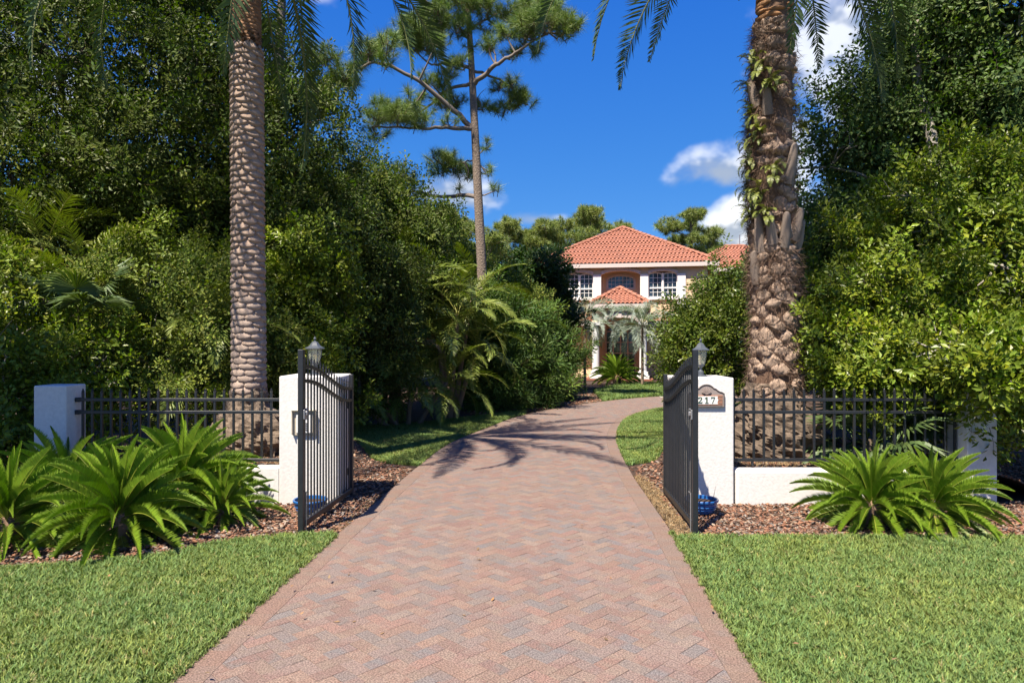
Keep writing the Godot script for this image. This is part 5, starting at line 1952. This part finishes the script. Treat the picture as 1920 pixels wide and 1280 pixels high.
func build_trees() -> void:
	rng.seed = 500
	var oak := sprays(3, 28, 0.34, 0.084, 0.042, Color(0.092, 0.124, 0.030)) + sprays(2, 16, 0.30, 0.11, 0.045, Color(0.105, 0.142, 0.032))
	var camphor := sprays(4, 22, 0.36, 0.092, 0.052, Color(0.105, 0.160, 0.048), 0.28, 0.35)
	var privet := sprays(4, 22, 0.27, 0.082, 0.044, Color(0.170, 0.225, 0.026), 0.34)
	var small := sprays(4, 30, 0.30, 0.064, 0.034, Color(0.190, 0.235, 0.048), 0.3)
	var citrus := sprays(4, 22, 0.34, 0.095, 0.050, Color(0.105, 0.145, 0.026), 0.34)
	var oleander := sprays(4, 26, 0.36, 0.16, 0.032, Color(0.105, 0.175, 0.048), 0.26, -0.2)
	var magnolia := sprays(3, 20, 0.32, 0.13, 0.065, Color(0.050, 0.088, 0.032), 0.25)
	var far_leaf := sprays(3, 26, 0.60, 0.13, 0.07, Color(0.105, 0.150, 0.038), 0.3)
	var W := Color.WHITE
	var young_leaf := Color(1.35, 1.25, 0.8)

	# live oaks behind the fence
	broad_tree("live_oak", "broad dark live oak filling the sky behind the slim end pillar", "tree", Vector3(-9.4, 0, -15.6), [Vector3(-9.4, -0.1, -15.6), Vector3(-9.2, 3.0, -15.3), Vector3(-9.8, 6.0, -15.4), Vector3(-9.6, 9.5, -15.6)], 0.32,
		[P(-12.6, 9.6, 15, 2.6, 1.9, 2.3), P(-9.9, 11.0, 15.5, 2.5, 1.8, 2.3), P(-7.9, 10.4, 15.2, 1.6, 1.4, 1.8), P(-11.6, 7.0, 13.6, 2.2, 1.5, 1.9), P(-8.9, 7.5, 13.5, 1.9, 1.5, 1.8), P(-7.0, 7.2, 14.2, 1.3, 1.3, 1.5), P(-9.6, 5.2, 13.0, 2.2, 1.3, 1.6), P(-7.3, 5.3, 13.2, 1.6, 1.2, 1.5), P(-12.4, 4.6, 13.2, 2.0, 1.5, 1.8), P(-8.4, 3.6, 13.6, 2.3, 1.2, 1.3)],
		oak, mats.oak_leaf, mats.oak_bark, 52, 1.0, 0.3, W, Color(1.2, 1.15, 0.9), "", 6, 0.10)
	broad_tree("live_oak", "tall ragged live oak right behind the slender palm trunk", "tree", Vector3(-5.3, 0, -16.2), [Vector3(-5.3, -0.1, -16.2), Vector3(-5.1, 3.2, -16.0), Vector3(-5.5, 6.5, -16.0), Vector3(-5.4, 10.0, -16.0)], 0.24,
		[P(-6.9, 9.3, 16, 1.3, 1.1, 1.4), P(-5.6, 8.1, 15.6, 1.1, 0.9, 1.2), P(-6.3, 7.4, 15.2, 1.1, 1.0, 1.3), P(-4.7, 7.0, 15.6, 0.85, 0.8, 1.0), P(-5.6, 6.1, 14.8, 1.3, 1.0, 1.3), P(-4.4, 5.5, 15.4, 1.0, 0.9, 1.1), P(-5.4, 4.5, 14.4, 1.5, 1.0, 1.3), P(-4.3, 4.0, 14.8, 1.1, 1.0, 1.1), P(-6.5, 4.3, 14.2, 1.3, 1.0, 1.2)],
		oak, mats.oak_leaf, mats.oak_bark, 52, 1.0, 0.3, W, Color(1.2, 1.15, 0.9), "", 6, 0.08)
	broad_tree("live_oak", "live oak stepping down toward the long needled pine", "tree", Vector3(-3.4, 0, -19.8), [Vector3(-3.4, -0.1, -19.8), Vector3(-3.3, 3.0, -19.6), Vector3(-3.7, 6.0, -19.6)], 0.18,
		[P(-4.6, 6.5, 19.5, 0.9, 0.9, 1.1), P(-3.9, 6.1, 19.5, 0.8, 0.75, 0.9), P(-2.9, 5.3, 19.6, 1.0, 0.8, 1.0), P(-4.0, 5.0, 19.0, 1.3, 1.1, 1.2), P(-2.9, 4.1, 19.2, 1.2, 1.0, 1.1), P(-4.2, 3.6, 18.6, 1.3, 1.1, 1.1), P(-3.0, 3.0, 18.7, 1.2, 1.0, 1.0)],
		oak, mats.oak_leaf, mats.oak_bark, 66, 1.1, 0.3, Color(1.12, 1.12, 1.05), Color(1.2, 1.15, 0.9), "", 5, 0.06)
	broad_tree("bay_tree", "lighter green bushy tree at the foot of the long needled pine", "tree", Vector3(-1.8, 0, -24.5), [Vector3(-1.8, -0.1, -24.5), Vector3(-1.7, 2.5, -24.4), Vector3(-1.9, 5.0, -24.4)], 0.13,
		[P(-2.6, 5.0, 24.4, 1.2, 1.0, 1.2), P(-1.6, 4.3, 24.2, 1.3, 1.0, 1.1), P(-2.8, 3.6, 23.8, 1.4, 1.1, 1.1), P(-0.6, 3.5, 24.3, 1.2, 1.0, 1.0), P(-1.6, 2.6, 23.4, 1.6, 1.1, 1.0), P(0.3, 3.0, 25.0, 1.1, 0.9, 1.0)],
		small, mats.soft_leaf, mats.oak_bark, 62, 1.3, 0.3, W, Color(1.2, 1.15, 0.9), "", 4, 0.05)
	# off the frame, it shades the end pillar and the bed before it
	broad_tree("live_oak", "live oak standing outside the wall that shades the slim end pillar", "tree", Vector3(-8.6, 0, -6.0), [Vector3(-8.6, -0.1, -6.0), Vector3(-8.2, 3.0, -6.0), Vector3(-7.9, 5.6, -6.0)], 0.22,
		[P(-7.3, 6.2, 6.3, 0.95, 0.8, 1.0), P(-8.5, 6.9, 5.7, 1.3, 1.0, 1.2), P(-7.1, 4.7, 6.8, 0.8, 0.7, 0.8), P(-8.6, 5.0, 5.9, 1.2, 0.9, 1.1)],
		oak, mats.oak_leaf, mats.oak_bark, 60, 1.2, 0.3, W, W, "", 3, 0.07)

	# shrubs behind the fence
	broad_tree("shrub", "loose sunlit small leaved shrub behind the fence and cycads", "shrub", Vector3(-5.9, 0.2, -11.6), [Vector3(-5.9, 0.1, -11.6), Vector3(-6.0, 1.0, -11.5), Vector3(-6.1, 2.0, -11.5)], 0.05,
		[P(-6.2, 2.9, 11.9, 1.2, 0.8, 0.8), P(-5.3, 2.5, 11.8, 0.9, 0.75, 0.7), P(-6.8, 2.0, 11.3, 1.0, 0.7, 0.7), P(-5.7, 1.6, 11.3, 1.1, 0.8, 0.7), P(-4.8, 1.7, 11.9, 0.8, 0.8, 0.7)],
		small, mats.soft_leaf, mats.pale_bark, 92, 1.0, 0.3, W, Color(1.2, 1.15, 0.9), "", 8, 0.025)
	broad_tree("shrub", "dark shrub with bare grey stems crowding the slim end pillar", "shrub", Vector3(-7.2, 0, -10.0), [Vector3(-7.2, -0.1, -10.0), Vector3(-7.1, 0.9, -9.9), Vector3(-7.3, 1.8, -9.9)], 0.05,
		[P(-7.3, 1.9, 9.8, 0.9, 0.7, 0.7), P(-8.1, 2.5, 10.4, 1.1, 0.9, 0.9), P(-7.0, 1.1, 9.5, 0.8, 0.7, 0.5), P(-6.6, 1.5, 10.2, 0.8, 0.7, 0.6), P(-8.0, 1.3, 9.6, 1.0, 0.8, 0.7), P(-6.6, 0.6, 9.5, 0.8, 0.55, 0.5)],
		privet, mats.broad_leaf, mats.pale_bark, 76, 0.95, 0.3, W, Color(1.3, 1.25, 0.8), "", 8, 0.025)
	broad_tree("shrub", "sunlit yellow green shrub beside the slender palm above the keypad pillar", "shrub", Vector3(-3.9, 0, -13.4), [Vector3(-3.9, -0.1, -13.4), Vector3(-3.8, 1.2, -13.3), Vector3(-4.0, 2.6, -13.3)], 0.06,
		[P(-4.2, 3.5, 13.4, 0.9, 0.8, 0.8), P(-3.85, 2.9, 13.4, 0.7, 0.8, 0.7), P(-4.3, 2.3, 13.0, 0.9, 0.8, 0.7), P(-3.95, 1.8, 13.2, 0.7, 0.8, 0.7), P(-4.2, 1.1, 12.8, 0.9, 0.8, 0.6)],
		privet, mats.broad_leaf, mats.oak_bark, 80, 1.0, 0.3, W, young_leaf, "", 5, 0.03)
	broad_tree("shrub", "shadowy shrub between keypad pillar lantern and the feather palms", "shrub", Vector3(-3.5, 0, -15.2), [Vector3(-3.5, -0.1, -15.2), Vector3(-3.4, 1.2, -15.2), Vector3(-3.6, 2.4, -15.2)], 0.06,
		[P(-3.3, 3.2, 15.6, 1.0, 1.0, 0.9), P(-3.9, 2.2, 15.1, 0.9, 0.9, 0.7), P(-3.0, 2.0, 15.9, 0.9, 0.9, 0.8), P(-3.8, 1.0, 14.9, 0.9, 0.9, 0.7)],
		oak, mats.oak_leaf, mats.oak_bark, 66, 1.0, 0.3, W, Color(1.2, 1.15, 0.9), "", 5, 0.03)

	# oleanders where the drive turns
	broad_tree("oleander", "oleander bush with long leaves and a few pale flowers at the drive's bend", "shrub", Vector3(-0.3, 0, -20.8), [Vector3(-0.3, -0.05, -20.8), Vector3(-0.3, 0.8, -20.8), Vector3(-0.3, 1.6, -20.8)], 0.05,
		[P(-0.9, 1.8, 20.6, 0.9, 1.0, 0.8), P(0.1, 1.5, 20.7, 0.9, 1.1, 0.8), P(-0.6, 0.8, 20.1, 1.0, 0.75, 0.7), P(0.5, 0.8, 20.9, 0.8, 0.75, 0.6), P(-0.3, 2.5, 21.0, 0.9, 0.7, 0.7)],
		oleander, mats.soft_leaf, mats.oak_bark, 66, 1.05, 0.3, W, Color(1.2, 1.15, 0.9), "oleanders along the drive", 4, 0.025)
	broad_tree("oleander", "rounded oleander with pale flowers between drive and silvery palm", "shrub", Vector3(1.5, 0, -23.2), [Vector3(1.5, -0.05, -23.2), Vector3(1.5, 0.8, -23.2), Vector3(1.5, 1.6, -23.2)], 0.05,
		[P(0.8, 1.9, 22.9, 0.8, 0.9, 0.8), P(1.5, 1.5, 23.4, 0.7, 0.95, 0.7), P(1.0, 0.8, 22.6, 0.8, 0.7, 0.6), P(1.7, 0.7, 23.5, 0.6, 0.6, 0.6), P(1.1, 2.5, 23.4, 0.7, 0.55, 0.7)],
		oleander, mats.soft_leaf, mats.oak_bark, 66, 1.05, 0.3, W, Color(1.2, 1.15, 0.9), "oleanders along the drive", 4, 0.025)
	broad_tree("magnolia", "dark glossy young magnolia before the house's upper window", "tree", Vector3(1.7, 0, -27.5), [Vector3(1.7, -0.05, -27.5), Vector3(1.6, 2.0, -27.5), Vector3(1.6, 4.5, -27.5)], 0.09,
		[P(1.75, 4.7, 27.5, 0.45, 0.45, 0.5), P(1.0, 4.1, 27.6, 0.65, 0.5, 0.6), P(1.75, 3.7, 27.3, 0.6, 0.55, 0.6), P(0.9, 3.1, 27.4, 0.85, 0.65, 0.8), P(1.8, 2.8, 27.4, 0.6, 0.6, 0.7), P(0.3, 3.6, 27.9, 0.7, 0.6, 0.7), P(1.05, 4.95, 27.6, 0.6, 0.5, 0.6, 1.4), P(0.4, 4.6, 27.8, 0.6, 0.55, 0.6, 1.3), P(1.6, 4.2, 27.3, 0.55, 0.5, 0.5, 1.4)],
		magnolia, mats.broad_leaf, mats.oak_bark, 60, 1.1, 0.3, W, Color(1.2, 1.3, 0.9), "", 4, 0.03)

	# the other side of the drive
	broad_tree("camphor_tree", "tall airy tree with a pale trunk behind the glossy shrub", "tree", Vector3(7.9, 0, -13.2), [Vector3(7.9, -0.1, -13.2), Vector3(7.75, 3.2, -12.8), Vector3(7.85, 5.2, -12.6), Vector3(7.7, 7.2, -13.0), Vector3(8.0, 10.0, -13.2)], 0.17,
		[P(8.6, 10.2, 13.5, 1.2, 1.3, 1.4), P(9.4, 10.4, 13.5, 1.9, 1.5, 1.7), P(8.1, 8.4, 13.4, 0.9, 0.9, 1.1), P(9.6, 7.9, 13.0, 1.7, 1.4, 1.5), P(7.2, 6.7, 13.6, 0.7, 0.65, 0.9), P(8.2, 7.0, 13.8, 1.2, 1.0, 1.0), P(6.2, 5.4, 13.3, 0.8, 0.8, 0.9), P(7.1, 5.3, 13.9, 0.9, 0.9, 0.9), P(9.2, 5.8, 12.4, 1.2, 1.1, 1.0), P(10.4, 5.4, 12.6, 1.5, 1.4, 1.3), P(5.9, 4.0, 13.2, 0.8, 0.8, 0.9), P(6.9, 3.8, 12.9, 1.1, 0.9, 0.9), P(8.5, 4.4, 12.4, 1.2, 0.9, 0.9), P(5.6, 2.7, 13.0, 0.9, 0.8, 0.8)],
		camphor, mats.oak_leaf, mats.pale_bark, 58, 1.0, 0.28, W, Color(1.2, 1.15, 0.9), "", 5, 0.05)
	broad_tree("glossy_shrub", "large glossy leaved shrub with yellow green tips spilling over fence and end pillar", "shrub", Vector3(6.7, 0.1, -10.3), [Vector3(6.7, 0.0, -10.3), Vector3(6.6, 0.8, -10.2), Vector3(6.8, 1.8, -10.2)], 0.07,
		[P(4.95, 1.95, 10.1, 0.75, 0.6, 0.6), P(5.9, 2.6, 10.2, 1.0, 0.8, 0.8), P(7.3, 3.2, 10.2, 1.2, 0.9, 0.9), P(5.7, 1.5, 9.7, 0.8, 0.5, 0.6), P(6.9, 1.9, 9.6, 1.0, 0.7, 0.7), P(5.4, 3.2, 11.2, 0.8, 0.7, 0.8), P(6.8, 4.0, 11.0, 1.1, 0.75, 0.9), P(8.2, 4.2, 10.8, 1.2, 1.0, 0.9), P(5.8, 1.62, 8.2, 0.52, 0.28, 0.36, 2.6), P(5.55, 1.95, 8.7, 0.5, 0.3, 0.4, 2.2), P(6.3, 1.9, 8.7, 0.6, 0.36, 0.5, 2.0), P(6.7, 1.85, 9.0, 0.6, 0.35, 0.4, 1.5), P(8.0, 2.2, 9.7, 1.0, 0.9, 0.8), P(6.4, 0.9, 9.9, 0.8, 0.6, 0.5), P(4.75, 1.4, 9.9, 0.45, 0.4, 0.45), P(5.0, 1.45, 9.4, 0.6, 0.4, 0.4, 1.7), P(5.6, 1.1, 9.3, 0.55, 0.42, 0.4, 1.4), P(6.2, 1.2, 9.3, 0.6, 0.5, 0.4, 1.5)],
		privet, mats.broad_leaf, mats.pale_bark, 84, 0.95, 0.3, W, young_leaf, "", 9, 0.03)
	broad_tree("citrus_tree", "dense dark citrus tree on pale leaning stems between house and shaggy palm", "tree", Vector3(5.5, 0, -19.2), [Vector3(5.5, -0.05, -19.2), Vector3(5.6, 0.8, -19.1), Vector3(5.4, 1.7, -19.1)], 0.08,
		[P(5.25, 2.4, 18.9, 0.7, 0.55, 0.7), P(6.05, 3.2, 19.1, 0.8, 0.6, 0.8), P(6.85, 3.5, 19.1, 0.75, 0.6, 0.8), P(5.55, 2.0, 18.5, 0.95, 0.6, 0.7), P(6.6, 2.4, 18.7, 0.9, 0.7, 0.7), P(4.85, 1.6, 18.7, 0.65, 0.55, 0.6), P(5.8, 1.3, 18.5, 0.9, 0.6, 0.6), P(6.9, 1.4, 18.8, 0.8, 0.7, 0.6), P(5.0, 0.95, 18.8, 0.55, 0.45, 0.5)],
		citrus, mats.broad_leaf, mats.pale_bark, 66, 1.0, 0.32, W, Color(1.3, 1.2, 0.85), "", 6, 0.04)

	# pines
	rng.seed = 600
	var brushes := []
	for i in 3:
		brushes.append(needle_mesh(115, 0.34, 0.0075, Color(0.165, 0.24, 0.045)))
	var q := func(x: float, y: float, d: float) -> Vector3: return Vector3((x - 960.0) / 58.2, 2.0 + (640.0 - y) / 58.2, -22.0 - d)
	var limbs := [
		[0.10, [q.call(897, 368, 0.0), q.call(860, 362, 0.4), q.call(815, 360, 0.6), q.call(770, 348, 0.9), q.call(730, 338, 1.0)]],
		[0.10, [q.call(886, 240, 0.0), q.call(840, 250, -0.6), q.call(790, 258, -1.0), q.call(714, 262, -1.4)]],
		[0.12, [q.call(887, 242, 0.0), q.call(840, 201, -0.3), q.call(779, 162, -0.8), q.call(718, 145, -1.2), q.call(670, 175, -1.4)]],
		[0.08, [q.call(881, 157, 0.0), q.call(831, 155, 0.7), q.call(780, 185, 1.2), q.call(700, 200, 1.5)]],
		[0.08, [q.call(879, 126, 0.0), q.call(831, 105, 0.5), q.call(803, 98, 0.9), q.call(760, 60, 1.1)]],
		[0.11, [q.call(884, 160, 0.0), q.call(920, 140, -0.4), q.call(948, 129, -0.8), q.call(981, 117, -1.1), q.call(1025, 95, -1.3)]],
		[0.07, [q.call(882, 131, 0.0), q.call(920, 131, 0.5), q.call(955, 142, 0.9), q.call(975, 160, 1.1)]],
		[0.07, [q.call(876, 60, 0.0), q.call(905, 30, 0.3), q.call(950, 0, 0.7)]],
		[0.07, [q.call(876, 70, 0.0), q.call(845, 40, -0.4), q.call(800, 20, -0.8)]],
		[0.04, [q.call(893, 300, 0.0), q.call(870, 300, 0.2), q.call(830, 305, 0.4)]],
		[0.025, [q.call(886, 190, 0.0), q.call(898, 178, 0.1), q.call(910, 160, 0.2)]]]
	var pads := []
	for e in [[1020, 70, 0.75, -1.3], [985, 88, 0.55, -1.0], [1050, 92, 0.55, -1.4], [1000, 45, 0.5, -1.1], [975, 160, 0.5, 1.1], [942, 190, 0.38, 0.9], [958, 172, 0.45, 1.0], [950, 82, 0.42, -0.8], [1000, 125, 0.35, -1.2], [925, 95, 0.35, -0.4],
		[790, 60, 0.8, 1.0], [755, 40, 0.65, 1.1], [830, 50, 0.65, -0.6], [705, 125, 0.55, -1.2], [665, 172, 0.62, -1.4], [640, 195, 0.45, -1.3], [735, 185, 0.5, 1.3], [690, 195, 0.45, 1.5], [830, 180, 0.5, 0.8], [800, 135, 0.45, 0.6], [845, 5, 0.75, -0.6], [900, -15, 0.7, 0.2], [950, 5, 0.65, 0.7], [905, 40, 0.4, 0.4],
		[760, 245, 0.5, -1.2], [720, 245, 0.45, -1.4], [800, 232, 0.4, -0.9], [845, 240, 0.3, -0.5], [910, 272, 0.28, 0.1], [850, 295, 0.5, 0.3], [822, 315, 0.42, 0.4], [875, 325, 0.35, 0.3], [930, 355, 0.24, -0.1], [912, 322, 0.18, 0.1], [755, 330, 0.32, 0.9], [735, 305, 0.3, 1.0], [858, 345, 0.2, 0.4], [870, 130, 0.35, -0.5], [690, 150, 0.4, -1.3]]:
		pads.append([q.call(e[0], e[1], e[3]), e[2] * 1.05])
		for extra in (2 if e[2] > 0.3 else 0):
			pads.append([q.call(e[0] + rnd(-45, 45), e[1] + rnd(-28, 18), e[3] + rnd(-0.8, 0.8)), e[2] * rnd(0.7, 1.0)])
	pine("tall long needled pine with open limbs rising over the drive's bend", Vector3(-0.95, 0, -22.0), [Vector3(-0.93, -0.1, -22.0), q.call(905, 555, 0), q.call(897, 380, 0), q.call(888, 200, 0), q.call(880, 60, 0), q.call(868, -90, 0)], 0.185, limbs, pads, brushes, 62, 1.0)
	# pines beyond the house
	var far_brush := []
	for i in 2:
		far_brush.append(needle_mesh(70, 0.5, 0.026, Color(0.20, 0.25, 0.05)))
	var spots := [[-5.0, 52.0, 11.5, 3.2, "pine with a rounded crown beyond the bay tree"], [-0.4, 58.0, 11.6, 3.4, "smaller pine beyond the house's hidden corner"], [7.0, 62.0, 13.2, 4.4, "wide flat topped pine rising behind the house roof"], [2.9, 60.0, 12.0, 3.8, "pine leaning behind the slope of the house roof"], [15.8, 60.0, 13.0, 3.4, "airy pine standing clear behind the roof of the wing"], [-1.6, 48.0, 9.0, 2.4, "low pine showing past the long needled pine's trunk"], [11.2, 14.6, 11.5, 2.6, "pine with bare pale limbs above the tall airy tree"]]
	for s in spots:
		rng.seed = int(s[0] * 10) + 700
		var base := Vector3(s[0], 0, -s[1])
		var top: float = s[2]
		var ls := []
		var ps := []
		for i in 12:
			var y := top * lerpf(0.55, 0.95, i / 11.0)
			var a := i * 2.4 + rnd(-0.4, 0.4)
			var reach: float = s[3] * lerpf(1.05, 0.5, i / 11.0) * rnd(0.7, 1.1)
			var e := base + Vector3(cos(a) * reach, y + reach * 0.3, sin(a) * reach)
			ls.append([0.09, [base + Vector3(0, y - 0.3, 0), base.lerp(e, 0.5) * Vector3(1, 0, 1) + Vector3.UP * (y + 0.1), e]])
			ps.append([e, rnd(0.85, 1.25) * s[3] * 0.30])
			ps.append([e.lerp(base + Vector3(0, y, 0), 0.4) + any_dir() * 0.5, rnd(0.7, 1.0) * s[3] * 0.28])
		ps.append([base + Vector3(0, top, 0), s[3] * 0.32])
		pine(s[4], base, [base - Vector3.UP * 0.1, base + Vector3(0.1, top * 0.5, 0), base + Vector3(-0.1, top, 0)], 0.22, ls, ps, far_brush, 36, 1.0, "pines beyond")
	# trees closing the view behind
	rng.seed = 800
	var backs := [[-22.0, 26.0, 9.0, "oak far behind the live oaks at the edge of the wood"], [-15.0, 27.0, 9.0, "oak standing in the wood behind the pale feather palm"], [-9.5, 28.0, 8.0, "oak in the wood behind the slender palm"], [-5.5, 32.0, 6.8, "oak in the wood behind the feather palms"], [-2.2, 36.0, 5.6, "low oak beyond the bay tree"], [14.5, 22.0, 7.5, "oak in the wood behind the tall airy tree"], [19.0, 26.0, 8.0, "oak at the edge of the wood past the house's wing"], [10.6, 27.0, 5.2, "broad tree screening the house's wing"], [12.5, 17.0, 8.0, "oak crowding the glossy shrub from behind"]]
	for s in backs:
		var ps := []
		for i in 7:
			ps.append(P(s[0] + rnd(-2.4, 2.4), s[2] * (0.25 + 0.11 * i) + rnd(-0.4, 0.4), s[1] + rnd(-1.2, 1.2), rnd(1.6, 2.4), rnd(1.2, 1.7), rnd(1.4, 2.0)))
		broad_tree("oak_tree", s[3], "tree", Vector3(s[0], 0, -s[1]), [Vector3(s[0], -0.1, -s[1]), Vector3(s[0], s[2] * 0.45, -s[1]), Vector3(s[0] + 0.2, s[2] * 0.85, -s[1])], 0.22, ps, far_leaf, mats.oak_leaf, mats.oak_bark, 20, 1.15, 0.3, W, Color(1.2, 1.15, 0.9), "oaks closing the view", 2, 0.07)
	print("trees done")

func build_small() -> void:
	rng.seed = 900
	# a few dry leaves dropped on drive and lawn
	var lm := []
	var lc := []
	for i in 3:
		var lb := MB.new()
		lb.tri(Vector3.ZERO, Vector3(0.012, 0.004, 0.02), Vector3(0, 0.009, 0.055))
		lb.tri(Vector3.ZERO, Vector3(0, 0.009, 0.055), Vector3(-0.012, 0.006, 0.02))
		lm.append(lb.mesh())
		lc.append(Copies.new())
	for i in 110:
		var d := rnd(4.0, 15.0)
		var x := rnd(-1.0, 1.0) * minf(d * 0.75, 3.6)
		var on_drive := x > -1.4 and x < 1.4
		lc[i % 3].add(Transform3D((Basis(Vector3.UP, rnd(0, TAU)) * Basis(Vector3.RIGHT, rnd(-0.2, 0.2))).scaled_local(Vector3.ONE * rnd(0.5, 1.1)), Vector3(x, 0.004 if on_drive else 0.05, -d)), tone(Color(0.22, 0.13, 0.06), 0.4))
	var fl := thing("fallen_leaves", "scattered small dry leaves lying on drive and lawn", "leaves")
	stuff(fl)
	for i in 3:
		scatter(fl, "leaves", lm[i], mats.chip, lc[i])
	# flowers on the oleanders
	var spots := [Vector3(0.95, 2.2, -22.0), Vector3(1.45, 2.2, -22.7), Vector3(1.8, 1.6, -22.7), Vector3(-0.95, 2.45, -19.75), Vector3(1.5, 1.0, -22.1)]
	for s in spots:
		var f := thing("oleander_flower", "small pale flower cluster on an oleander bush", "flower", s, "flowers on the oleanders")
		for i in 9:
			var b := MB.new()
			var d := any_dir()
			var side := d.cross(Vector3.UP).normalized() * 0.03
			b.quad(Vector3.ZERO, d * 0.05 + side, d * 0.09, d * 0.05 - side)
			part(f, "petal", b.mesh(), mats.petal)
